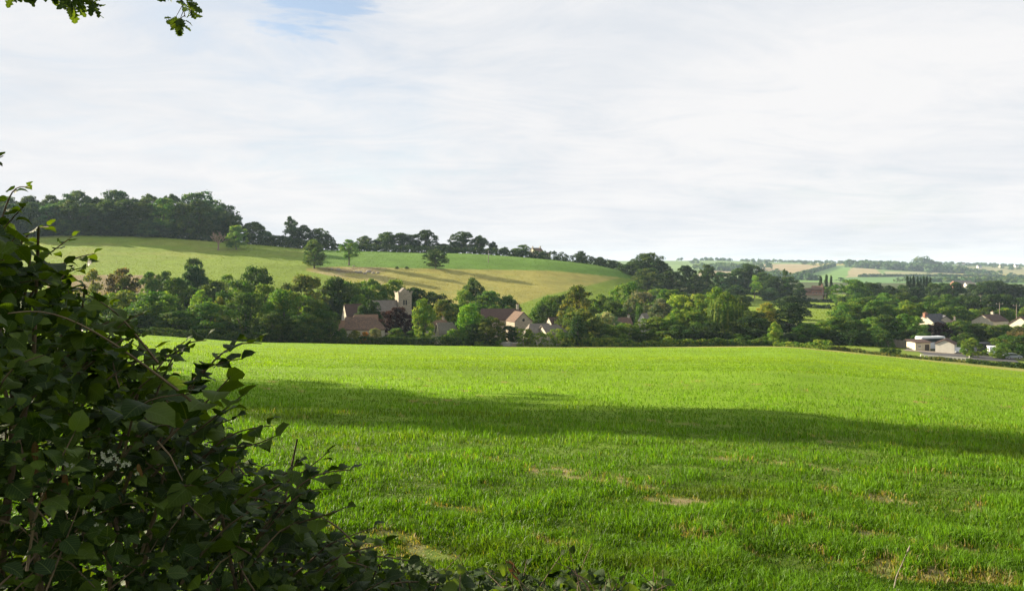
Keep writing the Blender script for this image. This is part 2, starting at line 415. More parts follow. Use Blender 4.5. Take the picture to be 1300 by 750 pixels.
def soil_mask(X, Y):
    """bare patches and wheel ruts in the crop: 1 = bare"""
    ax_, ac_ = X * .80 - Y * .60, X * .60 + Y * .80
    n = fbm(ax_ / 2.6 + 5, ac_ / 0.55, 21, 3)
    base = sstep(n, 0.40, 0.62) * sstep(fbm(X / 0.22, Y / 0.22, 44, 2), -0.1, 0.3) * 0.8
    # two ruts that run from beyond the middle down to the right-hand corner
    r_ = 0
    for (ax, ay, bx, by) in ((1.9, 9.1, 3.9, 7.5), (1.8, 7.6, 2.5, 7.0), (2.4, 7.0, 4.3, 6.0), (0.4, 11.1, 1.6, 10.1), (-2.5, 12.9, -1.4, 11.7), (6.0, 15.2, 6.9, 15.0), (5.2, 9.6, 6.6, 9.8), (3.9, 7.5, 6.0, 6.3), (3.6, 12.6, 6.0, 11.6)):
        dx, dy = bx - ax, by - ay; L = math.hypot(dx, dy)
        t = np.clip(((X - ax) * dx + (Y - ay) * dy) / L ** 2, -0.05, 1.05)
        d = np.hypot(X - (ax + t * dx), Y - (ay + t * dy)) + 0.30 * fbm(X * 1.6, Y * 1.6, 5, 3)
        wob = 0.6 * fbm(X / 0.8, Y / 0.8, 41, 3) + 0.7 * fbm(X / 0.16, Y / 0.16, 43, 2)
        r_ = np.maximum(r_, (1 - sstep(d, 0.06, 0.34)) * sstep(wob, -0.05, 0.30))
    return np.clip(np.maximum(base * (1 - sstep(Y, 25, 60)), r_), 0, 1)
def strip_w(px): return np.interp(px, [610, 650, 700, 900, 980, 1100, 1300, 1500], [1.0, 20, 20, 14, 18, 30, 42, 45])
def edge_y(px): return np.interp(px, FE_PX, FE_Y)
def ground_color(X, Y):
    X = np.asarray(X, float); Y = np.asarray(Y, float)
    Ys = np.maximum(Y, 0.5)
    z = gz(X, Y) - EYE
    px = 650 + FPX * X / Ys; py = HOR - FPX * z / Ys
    n1_ = fbm(X / 14, Y / 14, 31, 4); n2_ = fbm(X / 45, Y / 45, 32, 3)
    C = np.repeat(G_DULL[None], X.size, 0).reshape(X.shape + (3,)).copy()
    def put(m, c):
        m = m[..., None] if m.ndim == X.ndim else m
        nonlocal C
        C = C * (1 - m) + np.asarray(c) * m
    ey = edge_y(np.clip(px, -250, 1500))
    infield = (Y < ey) | (Y <= 1)
    put(infield.astype(float), G_CROP)
    # worn headland round the field's far edge
    strip = strip_w(px)
    m = sstep(Y, ey - strip * 1.15, ey - strip * 0.85) * (1 - sstep(Y, ey - 0.5, ey + 0.5)) * (px > 620)
    put(m * (0.75 + 0.25 * n1_), G_TAN * 0.95)
    # verge and small paddock past the edge on the right
    pad = (Y > ey) & (Y < 238) & (px > 1020) & (px < 1170)
    put(pad.astype(float) * 0.9, G_LIME)
    verge = (Y > ey) & (Y < ey + 25) & (px > 1170)
    put(verge * 0.8, G_LIME * 0.9)
    # left hill pasture
    hill = (Y > 300) & (Y < 760) & (px < 830)
    put((hill & (Y > 318)).astype(float), G_LIME)
    nn = fbm(X / 22, Y / 7, 33, 4)
    tanm = sstep(nn + 0.5 * n2_, -0.25, 0.30) * (1 - sstep(py, 318, 340)) * (px < 430)
    put(hill * tanm * 0.30, G_TAN * 0.95)
    bound = np.interp(px, [380, 430, 560, 700, 795, 840], [341, 338.5, 341.5, 343.5, 353, 356])
    below = np.interp(px, [380, 430, 480, 560, 640, 660, 690, 790], [342, 352, 380, 398, 394, 386, 376, 352])
    band = sstep(py, bound - 0.6, bound + 0.6) * (1 - sstep(py, below - 0.7, below + 0.7)) * (px > 388)
    put(hill * (py < bound) * (px > 400) * 0.8, G_GREEN)
    dry = G_TAN * (1 + 0.16 * nn[..., None]) + np.array([0.015, 0.0, 0.0]) * n1_[..., None]
    put(hill * band * 0.92, dry)
    put(hill * band * sstep(nn + n1_, 0.25, 0.6) * 0.45, G_HILL)
    put(hill * band * (1 - sstep(px, 470, 540)) * sstep(n1_, -0.2, 0.25) * 0.75, G_STRAW)
    scr = sstep(px, 396, 415) * (1 - sstep(px, 475, 500)) * sstep(py, 338.5, 340) * (1 - sstep(py, 345, 348))
    put(hill * scr * sstep(fbm(X / 6, Y / 3, 36, 3), -0.25, 0.1) * 0.85, G_SCRAPE)
    # bare soil slope behind the trees on the left
    soil = (px > 60) & (px < 203) & (py > 349) & (py < 385) & (Y > 280)
    put(soil.astype(float) * 0.95, G_SOIL)
    # meadow in the middle distance
    mead = (Y > 330) & (Y < 640) & (px > 935) & (px < 1075)
    put(mead * 0.95, G_LIME * 1.1)
    # far patchwork of fields
    far = Y > 1350
    put(far.astype(float), G_FARG)
    for poly, c in (
        ([(850, 336), (960, 336), (960, 344), (850, 341)], G_FARG * 1.15),
        ([(895, 341), (930, 345), (925, 352), (880, 352)], G_STRAW * 0.9),
        ([(935, 335.5), (1012, 335), (1052, 337.5), (1030, 342), (1000, 348), (935, 346)], G_STRAW * np.array([1.0, 0.93, 0.95])),
        ([(1010, 349), (1048, 341), (1062, 337.5), (1082, 338), (1078, 346), (1070, 358), (1008, 358)], np.array([0.15, 0.27, 0.06])),
        ([(1082, 339), (1110, 340), (1122, 350), (1075, 352), (1076, 345)], G_STRAW),
        ([(1122, 344.5), (1180, 345), (1222, 344.5), (1215, 351.5), (1125, 351.5)], G_STRAW * np.array([0.85, 1.0, 0.95])),
        ([(1075, 352), (1222, 351.5), (1300, 352), (1500, 352), (1500, 360), (1070, 360)], np.array([0.12, 0.23, 0.07])),
        ([(1222, 338), (1300, 339), (1500, 340), (1500, 348), (1235, 349)], G_STRAW * np.array([0.75, 0.85, 0.75])),
        ([(1216, 346), (1260, 348), (1300, 348), (1300, 352), (1216, 352)], G_TAN),
        ([(1030, 334), (1080, 333), (1080, 337), (1030, 337)], G_TAN)):
        put((far & inpoly(px, py, poly)).astype(float), c)
    mpl = sstep(fbm(X / 60, Y / 60, 55, 3), 0.2, 0.4) * far
    put(mpl * 0.25, G_FARG * 0.7)
    sm = soil_mask(X, Y) * infield
    put(sm * (Y < 60) * (Y > -3), G_SOIL * 0.85)
    k = 1 + 0.10 * n1_ + 0.08 * n2_
    return np.clip(C * k[..., None] * 0.84, 0.004, 1)

# ---- the ground: one sheet to the horizon
thf = np.linspace(R(-40), R(40), 620)
tho = np.linspace(R(40), R(320), 90)[1:-1]
TH = np.concatenate([thf, tho])
RR = np.concatenate([np.exp(np.linspace(math.log(0.4), math.log(8), 46)), np.exp(np.linspace(math.log(8.3), math.log(150), 120)),
                     np.arange(152, 560, 2.6), np.exp(np.linspace(math.log(563), math.log(1400), 50)),
                     np.arange(1425, 3950, 22), np.exp(np.linspace(math.log(4000), math.log(8900), 14))])
tg, rg = np.meshgrid(TH, RR)
GX, GYm = rg * np.sin(tg), rg * np.cos(tg)
GZm = gz(GX, GYm); GC = ground_color(GX, GYm)
pxg = np.clip(650 + FPX * GX / np.maximum(GYm, 0.5), -250, 1500); inc = (GYm < edge_y(pxg) - strip_w(pxg) - 2)     # earth and litter between the stems of the crop
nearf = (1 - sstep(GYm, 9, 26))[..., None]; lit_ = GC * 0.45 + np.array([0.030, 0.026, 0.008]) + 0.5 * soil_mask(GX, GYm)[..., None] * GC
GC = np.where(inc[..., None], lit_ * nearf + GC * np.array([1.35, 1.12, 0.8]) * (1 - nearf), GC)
nt_, nr_ = len(TH), len(RR)
ii, jj = np.meshgrid(np.arange(nr_ - 1), np.arange(nt_), indexing='ij')
j2 = (jj + 1) % nt_
F = np.stack([ii * nt_ + jj, (ii + 1) * nt_ + jj, (ii + 1) * nt_ + j2, ii * nt_ + j2], -1).reshape(-1, 4)
F = F[:, ::-1]
V = np.stack([GX, GYm, GZm], -1).reshape(-1, 3)
cidx = len(V); V = np.vstack([V, [[0, 0, gz1(0.001, 0.001)]]]); GCf = np.vstack([GC.reshape(-1, 3), [G_CROP]])
tri = np.stack([np.full(nt_, cidx), np.arange(nt_), (np.arange(nt_) + 1) % nt_, (np.arange(nt_) + 1) % nt_], -1)
t = NT('ground_cover')
tc_ = t.N('ShaderNodeTexCoord'); at = t.N('ShaderNodeAttribute', attribute_name='cover')
nA = t.noise(tc_.outputs['Object'], 3.0, 6, 0.7); nB = t.noise(tc_.outputs['Object'], 0.12, 5, 0.6)
k = t.math('ADD', t.math('MULTIPLY', nA, 0.7), t.math('MULTIPLY', nB, 0.8))
k = t.math('ADD', k, 0.27)
kk = t.N('ShaderNodeCombineColor', {0: k, 1: k, 2: k})
c = t.mix(1.0, at.outputs['Color'], kk.outputs[0], 'MULTIPLY')
bmp = t.N('ShaderNodeBump', {'Height': nA, 'Strength': 0.5, 'Distance': 0.12})
p = t.N('ShaderNodeBsdfPrincipled', {'Base Color': c, 'Roughness': 0.95, 'Specular IOR Level': 0.1, 'Normal': bmp.outputs[0]})
t.l.new(p.outputs[0], t.out.inputs[0])
me = np_mesh('ground', V, np.vstack([F]), t.m, cols={'cover': GCf}, smooth=True)
ground = link('ground', me); tag(ground, 'rolling farmland under the field, village and hills', 'ground', kind='structure')
mb = MB(); n = nt_
mb.add([tuple(V[cidx])] + [tuple(V[i]) for i in range(n)], [(0, (i + 1) % n + 1, i + 1) for i in range(n)])
gc_ = mb.build('ground_underfoot', MT['lane']); tag(gc_, 'patch of bare ground at the viewpoint', 'ground', kind='structure')

# ------------------------------------------------------------------ grass: real blades
def blades(name, X, Y, H, Wd, C, mat, lean=0.35, sun_side=None, jit=0.22):
    n = len(X)
    Z = gz(X, Y) - 0.01
    az = rng.uniform(0, 2 * math.pi, n); la = rng.uniform(0, 2 * math.pi, n); ln = lean * rng.random(n) ** 0.7
    wx, wy = np.cos(az) * Wd / 2, np.sin(az) * Wd / 2
    lx, ly_ = np.cos(la) * ln * H, np.sin(la) * ln * H
    P = np.zeros((n, 5, 3), np.float32)
    P[:, 0] = np.stack([X - wx, Y - wy, Z], -1); P[:, 1] = np.stack([X + wx, Y + wy, Z], -1)
    mx, my, mz = X + lx * 0.3, Y + ly_ * 0.3, Z + H * 0.6
    P[:, 2] = np.stack([mx + wx * 0.8, my + wy * 0.8, mz], -1); P[:, 3] = np.stack([mx - wx * 0.8, my - wy * 0.8, mz], -1)
    P[:, 4] = np.stack([X + lx, Y + ly_, Z + H * (1 - 0.35 * ln)], -1)
    b = np.arange(n)[:, None] * 5
    T_ = np.concatenate([b + [0, 1, 2], b + [0, 2, 3], b + [3, 2, 4]], 0)
    col = C * (1 + jit / (1 + Y[:, None] / 60) * rng.standard_normal((n, 1)))
    col = np.clip(col, 0.004, 0.9)
    me_ = np_mesh(name, P.reshape(-1, 3), T_, mat, cols={'cover': np.repeat(col, 5, 0)})
    return me_
def blade_mat(name, tr=0.45, gain=(1.3, 1.3, 0.3), rough=0.5, spec=0.16):
    t = NT(name)
    at = t.N('ShaderNodeAttribute', attribute_name='cover')
    p = t.N('ShaderNodeBsdfPrincipled', {'Base Color': at.outputs['Color'], 'Roughness': rough, 'Specular IOR Level': spec})
    tl = t.N('ShaderNodeBsdfTranslucent', {'Color': t.mix(1.0, at.outputs['Color'], rgb(*gain), 'MULTIPLY')})
    mx = t.N('ShaderNodeMixShader', {0: tr, 1: p.outputs[0], 2: tl.outputs[0]})
    t.l.new(mx.outputs[0], t.out.inputs[0]); return t.m
MT['blade'] = blade_mat('grass_blades')
MT['blade_far'] = blade_mat('pasture_grass', tr=0.4, gain=(1.15, 1.1, 0.5), rough=0.8, spec=0.1)
NB = 1080000
dmin, dmax = 3.6, 208.0
tt = rng.uniform(1 / dmax, 1 / dmin, NB)
fr = rng.random(NB) < 0.16                                   # some extra towards the far side so that it never thins out
tt = np.where(fr, rng.uniform(1 / dmax, 1 / 45.0, NB), tt)
Y_ = 1 / tt; u_ = rng.uniform(-0.86, 0.86, NB); X_ = u_ * Y_
pxb = 650 + FPX * u_; ok = Y_ < edge_y(pxb) - strip_w(pxb) * (0.9 + 0.15 * fbm(X_ / 4, Y_ / 4, 77, 2))
# sowing lines: the crop stands a little denser along gently curving drills
dn = 0.5 + 0.5 * np.sin((Y_ * 0.96 + X_ * 0.28 + 0.8 * fbm(X_ / 9, Y_ / 9, 61, 2)) * 2 * math.pi / np.where(Y_ > 60, 3.2, 1.1))
ok &= rng.random(NB) < (0.72 + 0.28 * dn)
sm = soil_mask(X_, Y_); ok &= rng.random(NB) > sm * 0.9
ok &= rng.random(NB) < 0.55 + 0.9 * (0.5 + fbm(X_ / 0.35, Y_ / 0.35, 74, 3)) + np.clip((Y_ - 14) / 15, 0, 1)
tram = (np.abs(((Y_ * 0.97 + X_ * 0.24 + 2.5 * fbm(X_ / 30, Y_ / 30, 75, 2)) % 17.0) - 8.5) < 0.9) & (Y_ > 48) & (pxb > 780)
ok &= ~(tram & (rng.random(NB) < 0.75))
X_, Y_, sm = X_[ok], Y_[ok], sm[ok]
nlow = fbm(X_ / 0.6, Y_ / 0.6, 71, 4) * 1.25; nbig = fbm(X_ / 5, Y_ / 5, 72, 3)
H_ = np.clip(0.10 + 0.09 * nlow + 0.035 * nbig, 0.03, 0.30) * rng.uniform(0.55, 1.25, len(X_)) * (1 - 0.5 * sm)
Wd_ = 0.0051 * (1 + Y_ / 11.0) * rng.uniform(0.7, 1.3, len(X_))
H_ = H_ * (1 + np.clip(Y_ - 60, 0, 150) / 500)
C_ = ground_color(X_, Y_)
yel = rng.random(len(X_))
C_ = np.where((sm > 0.3)[:, None], G_CROP * 0.8 + np.array([0.05, 0.0, 0.01]), C_)
C_ = C_ * np.where(nlow[:, None] > 0, 1 + 0.35 * nlow[:, None], 1 + 0.6 * nlow[:, None])
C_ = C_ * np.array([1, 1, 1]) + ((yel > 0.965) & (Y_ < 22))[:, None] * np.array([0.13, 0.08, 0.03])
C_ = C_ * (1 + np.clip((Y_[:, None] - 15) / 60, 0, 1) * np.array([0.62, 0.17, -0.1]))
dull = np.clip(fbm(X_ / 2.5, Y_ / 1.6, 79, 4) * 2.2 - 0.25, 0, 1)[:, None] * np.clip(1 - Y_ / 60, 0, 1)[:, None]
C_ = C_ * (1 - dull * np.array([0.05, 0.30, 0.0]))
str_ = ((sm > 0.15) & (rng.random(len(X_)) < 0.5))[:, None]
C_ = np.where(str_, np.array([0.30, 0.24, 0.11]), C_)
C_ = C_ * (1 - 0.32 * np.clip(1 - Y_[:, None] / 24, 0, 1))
C_ = C_ * (1 + 0.22 * nbig[:, None] * np.array([1.4, 1, 1]))
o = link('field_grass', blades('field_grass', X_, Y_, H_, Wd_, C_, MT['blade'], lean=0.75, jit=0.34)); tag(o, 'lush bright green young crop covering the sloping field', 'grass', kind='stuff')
# pasture on the hill and paddocks
NP = 330000
Yh = rng.uniform(1 / 760, 1 / 212, NP); Yh = 1 / Yh; uh = rng.uniform(-0.8, 0.72, NP); Xh = uh * Yh
pxh = 650 + FPX * uh
ok = ((Yh > 320) & (pxh < 830)) | ((pxh > 935) & (pxh < 1075) & (Yh > 335) & (Yh < 640)) | ((pxh > 1010) & (Yh < 238) & (Yh > edge_y(pxh) + 2) & (pxh < 1150))
Xh, Yh = Xh[ok], Yh[ok]
Ch = ground_color(Xh, Yh)
o = link('pasture_grass', blades('pasture_grass', Xh, Yh, rng.uniform(0.10, 0.28, len(Xh)), rng.uniform(0.25, 0.55, len(Xh)), Ch, MT['blade_far'], lean=0.8, jit=0.1))
tag(o, 'grazed and sun-dried grass of the pastures beyond the village', 'grass', kind='stuff')

# ------------------------------------------------------------------ trees
def leafcloud(P, Nn, size, tint, seed, flatten=0.0):
    """one small bent leaf-spray face per point"""
    r = np.random.default_rng(seed); n = len(P)
    Nn = Nn / np.maximum(np.linalg.norm(Nn, axis=1, keepdims=True), 1e-6)
    a = r.standard_normal((n, 3)); a -= (a * Nn).sum(1, keepdims=True) * Nn; a /= np.linalg.norm(a, axis=1, keepdims=True)
    b = np.cross(Nn, a)
    s = np.asarray(size).reshape(-1, 1) * r.uniform(0.6, 1.35, (n, 1)); s2 = s * r.uniform(0.55, 0.9, (n, 1))
    bend = Nn * s * r.uniform(-0.35, 0.15, (n, 1))
    V_ = np.stack([P - a * s, P - b * s2 + bend, P + a * s, P + b * s2 * 0.9 + bend], 1).reshape(-1, 3)
    F_ = np.arange(n * 4).reshape(-1, 4)
    return V_, F_, np.repeat(tint, 4)

def crown_points(seed, n, nl, lr, env, zlo, zhi, inner=0.12, droop=0.0):
    """leaf positions on many overlapping boughs; env(z in 0..1) -> radius (unit space, width 1, height 1)"""
    r = np.random.default_rng(seed)
    L = []
    while len(L) < nl:
        h = r.random(); rad = env(h); ang = r.uniform(0, 2 * math.pi)
        rr = rad * math.sqrt(r.uniform(0.25, 1.0)) if r.random() < 0.8 else rad * r.random() * 0.5
        wob = 1 + 0.22 * math.sin(2 * ang + seed) + 0.12 * math.sin(3 * ang + 2 * seed + 4 * h)
        rr = max(0.0, rr * wob - lr * 0.55)
        L.append((rr * math.cos(ang), rr * math.sin(ang), zlo + (zhi - zlo) * h, lr * r.choice([0.55, 0.8, 1.0, 1.35]) * r.uniform(0.85, 1.15), r.uniform(0.72, 1.25)))
    L = np.array(L)
    w = L[:, 3] ** 2; idx = r.choice(len(L), n, p=w / w.sum())
    d = r.standard_normal((n, 3)); d /= np.linalg.norm(d, axis=1, keepdims=True)
    d[:, 2] = np.where(d[:, 2] < -0.35, -d[:, 2], d[:, 2])
    rad = L[idx, 3:4] * r.uniform(0.68, 1.10, (n, 1)) * (1 + 0.15 * r.standard_normal((n, 1)))
    sq = np.array([1, 1, 0.72])
    P = L[idx, :3] + d * rad * sq
    if droop: P[:, 2] -= droop * r.random(n) * np.hypot(P[:, 0], P[:, 1])
    # drop what lies deep inside the other boughs
    keep = np.ones(n, bool)
    for k in range(len(L)):
        dd = np.linalg.norm((P - L[k, :3]) / sq, axis=1)
        keep &= ~((dd < L[k, 3] * 0.62) & (idx != k) & (r.random(n) > inner))
    keep &= P[:, 2] > zlo * 0.3
    tint = L[idx, 4] * r.uniform(0.72, 1.28, n)
    Nn = d + 0.62 * r.standard_normal((n, 3))
    return P[keep], Nn[keep], tint[keep], L

def trunk_mb(seed, lobes, zbot, rad=0.022, top=0.62, nlimb=7, lean=0.02):
    r = np.random.default_rng(seed + 900); mb = MB()
    pts = [(0, 0, -0.03), (0.004, 0.0, zbot * 0.5), (lean * r.uniform(-1, 1), lean * r.uniform(-1, 1), zbot), (lean * r.uniform(-2, 2), lean * r.uniform(-2, 2), top)]
    mb.tube(pts, [rad * 1.7, rad * 1.1, rad * 0.95, rad * 0.4], 8)
    sel = r.choice(len(lobes), min(nlimb, len(lobes)), replace=False)
    for s_ in sel:
        x, y, z = lobes[s_, :3]
        z0 = zbot + (top - zbot) * r.random() * 0.7; z0 = min(z0, z)
        mb.tube([(0, 0, z0), (x * 0.45, y * 0.45, z0 + (z - z0) * 0.6), (x, y, z)], [rad * 0.55, rad * 0.35, rad * 0.12], 6)
    return mb
def lens(*pts):
    xs = [p[0] for p in pts]; ys = [p[1] for p in pts]
    return lambda h: float(np.interp(h, xs, ys))
PROTO = {}
def make_proto(kind, variants, n, nl, lr, env, zlo, zhi, size, bark='bark', trunk_r=0.022, inner=0.12, droop=0.0, ttop=0.62, nlimb=7, leaf='leaf'):
    PROTO[kind] = []
    for v in range(variants):
        P, Nn, tint, L = crown_points(hash_(kind) + 13 * v, n, nl, lr, env, zlo, zhi, inner, droop)
        V_, F_, T_ = leafcloud(P, Nn, size, tint, v + 5)
        cm = np_mesh('crown', V_, F_, MT[leaf], attrs={'tint': T_})
        tm = None
        if trunk_r:
            mb_ = trunk_mb(hash_(kind) + v, L, max(zlo * 0.9, 0.05), trunk_r, ttop, nlimb)
            tm = bpy.data.meshes.new('trunk'); tm.from_pydata(mb_.v, [], mb_.f); tm.materials.append(MT[bark])
            tm.polygons.foreach_set('use_smooth', [True] * len(tm.polygons))
        PROTO[kind].append((cm, tm))
def hash_(s): return sum(ord(c) * (i + 3) for i, c in enumerate(s)) % 9973
make_proto('round', 4, 13500, 150, 0.088, lens((0, .36), (.18, .50), (.45, .54), (.75, .46), (1, .16)), 0.10, 0.90, 0.019)
make_proto('oak', 4, 14000, 160, 0.088, lens((0, .42), (.2, .53), (.5, .54), (.8, .42), (1, .18)), 0.09, 0.90, 0.019, trunk_r=0.03)
make_proto('tall', 3, 12000, 130, 0.092, lens((0, .40), (.3, .53), (.6, .47), (.85, .32), (1, .09)), 0.09, 0.92, 0.019)
make_proto('bush', 4, 13000, 150, 0.092, lens((0, .52), (.3, .55), (.6, .52), (.85, .40), (1, .18)), 0.03, 0.90, 0.020, trunk_r=0.018, ttop=0.5)
make_proto('ragged', 3, 4800, 52, 0.095, lens((0, .25), (.3, .46), (.6, .46), (.85, .30), (1, .12)), 0.28, 0.92, 0.019, trunk_r=0.024, nlimb=16, ttop=0.8)
make_proto('lone', 3, 12000, 120, 0.09, lens((0, .36), (.25, .50), (.55, .53), (.8, .42), (1, .14)), 0.19, 0.90, 0.021, trunk_r=0.03)
make_proto('poplar', 2, 3000, 40, 0.17, lens((0, .30), (.3, .42), (.7, .36), (1, .06)), 0.06, 0.93, 0.045, trunk_r=0.04)
make_proto('conifer', 2, 6000, 70, 0.10, lens((0, .48), (.3, .38), (.7, .2), (1, .02)), 0.08, 0.95, 0.019, trunk_r=0.024, droop=0.25, ttop=0.9)
make_proto('pine', 2, 3600, 26, 0.10, lens((0, .18), (.4, .40), (.7, .48), (1, .2)), 0.42, 0.93, 0.020, trunk_r=0.022, ttop=0.9, nlimb=14)
make_proto('fartree', 3, 700, 26, 0.16, lens((0, .38), (.4, .50), (.75, .38), (1, .12)), 0.14, 0.88, 0.060, trunk_r=0.03, nlimb=3)
# weeping willow: hanging curtains
PROTO['willow'] = []
for v in range(1):
    P, Nn, tint, L = crown_points(77, 4500, 60, 0.10, lens((0, .3), (.4, .44), (.8, .36), (1, .12)), 0.45, 0.93, 0.2)
    r_ = np.random.default_rng(3); Ps = [P]; Ns = [Nn]; Ts = [tint]
    for k in range(330):
        a = r_.uniform(0, 6.283); rr = 0.47 * math.sqrt(r_.uniform(0.35, 1)); zt = r_.uniform(0.5, 0.82) ; ln = r_.uniform(0.3, 0.7) * zt
        m_ = 28; s_ = np.linspace(0, 1, m_)
        q = np.stack([rr * math.cos(a) * (1 + 0.06 * s_) + 0.008 * r_.standard_normal(m_), rr * math.sin(a) * (1 + 0.06 * s_) + 0.008 * r_.standard_normal(m_), zt - ln * s_], -1)
        Ps.append(q); Ns.append(np.tile([math.cos(a), math.sin(a), 0.1], (m_, 1)) + 0.4 * r_.standard_normal((m_, 3))); Ts.append(np.full(m_, r_.uniform(0.7, 1.35)))
    V_, F_, T_ = leafcloud(np.vstack(Ps), np.vstack(Ns), 0.019, np.concatenate(Ts), 8)
    mb_ = trunk_mb(5, L, 0.35, 0.03, 0.8, 9); tm = bpy.data.meshes.new('trunk'); tm.from_pydata(mb_.v, [], mb_.f); tm.materials.append(MT['bark'])
    PROTO['willow'].append((np_mesh('crown', V_, F_, MT['leaf'], attrs={'tint': T_}), tm))

TC = {  # leaf colours
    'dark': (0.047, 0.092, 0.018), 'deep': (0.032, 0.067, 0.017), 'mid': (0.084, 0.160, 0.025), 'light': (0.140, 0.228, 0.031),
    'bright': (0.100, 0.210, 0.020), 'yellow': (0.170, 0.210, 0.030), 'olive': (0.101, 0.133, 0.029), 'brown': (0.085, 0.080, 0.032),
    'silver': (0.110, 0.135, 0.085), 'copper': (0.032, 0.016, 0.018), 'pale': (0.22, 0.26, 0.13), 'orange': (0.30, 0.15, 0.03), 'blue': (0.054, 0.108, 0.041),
}
TREES = []     # (object, label stem, px) so that look-alikes can be told apart by their order afterwards
NAMES = {'bush': 'shrub', 'poplar': 'poplar', 'conifer': 'conifer_tree', 'pine': 'pine_tree', 'willow': 'willow_tree', 'oak': 'oak_tree', 'fartree': 'tree'}
trng = random.Random(5)
def plant(px, top, Y, w, kind, col, stem, group=None, label=None, name=None, cat='tree', end=None, minh=1.0, trunk=True):
    """a tree whose top reads at row `top`, w columns wide, standing Y metres out"""
    X = PXY(px, Y); g = gz1(X, Y)
    ztop = EYE + (HOR - top) / FPX * Y
    h = max(minh, ztop - g); wd = max(0.6, w / FPX * Y)
    var = trng.choice(PROTO[kind]); nm = name or NAMES.get(kind, 'tree')
    root = empty(nm, (X, Y, g - 0.05), trng.uniform(0, 6.28)); root.scale = (wd * 1.04, wd * 1.04, h * 1.02)
    c = link('crown', var[0], root); b = TC[col]; j = trng.uniform(0.76, 1.26); j2_ = trng.uniform(0.86, 1.08)
    c.color = (b[0] * j * j2_, b[1] * j, b[2] * j, 1)
    if var[1] is not None and trunk: link('trunk', var[1], root)
    tag(root, label, cat, group)
    TREES.append((root, stem if not label else None, px, end))
    return root

# ---- the wood on top of the hill
for px, top, w in ((-12, 255, 44), (14, 258, 40), (40, 256, 42), (66, 258, 36), (88, 254, 40), (112, 257, 40), (134, 254, 36), (158, 252, 42), (182, 256, 38), (208, 250, 44), (232, 256, 36), (252, 252, 40), (276, 262, 36), (294, 272, 28)):
    by = np.interp(px, [-20, 100, 200, 300], [300, 297, 299, 306])
    plant(px, top, y_at(px, by + 1) + trng.uniform(-4, 6), w, trng.choice(['oak', 'round']), 'mid' if px == 208 else trng.choice(['dark', 'dark', 'deep', 'blue']), 'tree in the front row of the hilltop wood', 'trees of the hilltop wood', end='from its high end')
for px, top, w in ((-20, 244, 40), (10, 248, 42), (38, 247, 36), (66, 247, 34), (98, 241, 48), (123, 249, 26), (148, 240, 54), (188, 245, 40), (217, 245, 36), (253, 242, 54), (284, 257, 36)):
    plant(px, top, 556 + trng.uniform(-6, 8), w, trng.choice(['oak', 'round']), trng.choice(['dark', 'deep', 'blue']), 'tree showing behind the front row of the hilltop wood', 'trees of the hilltop wood', end='from its high end')
for i in range(16):
    px = -12 + i * 20 + trng.uniform(-5, 5)
    by = np.interp(px, [-20, 100, 200, 300], [300, 297, 299, 306])
    plant(px, by - 17 + trng.uniform(-5, 3), y_at(px, by + 1.5) + trng.uniform(-3, 3), 27 + trng.uniform(-4, 6), 'bush', trng.choice(['deep', 'blue', 'dark']), 'leafy shrub along the foot of the hilltop wood', 'shrubs under the hilltop wood', end='from its high end', cat='shrub', trunk=False)
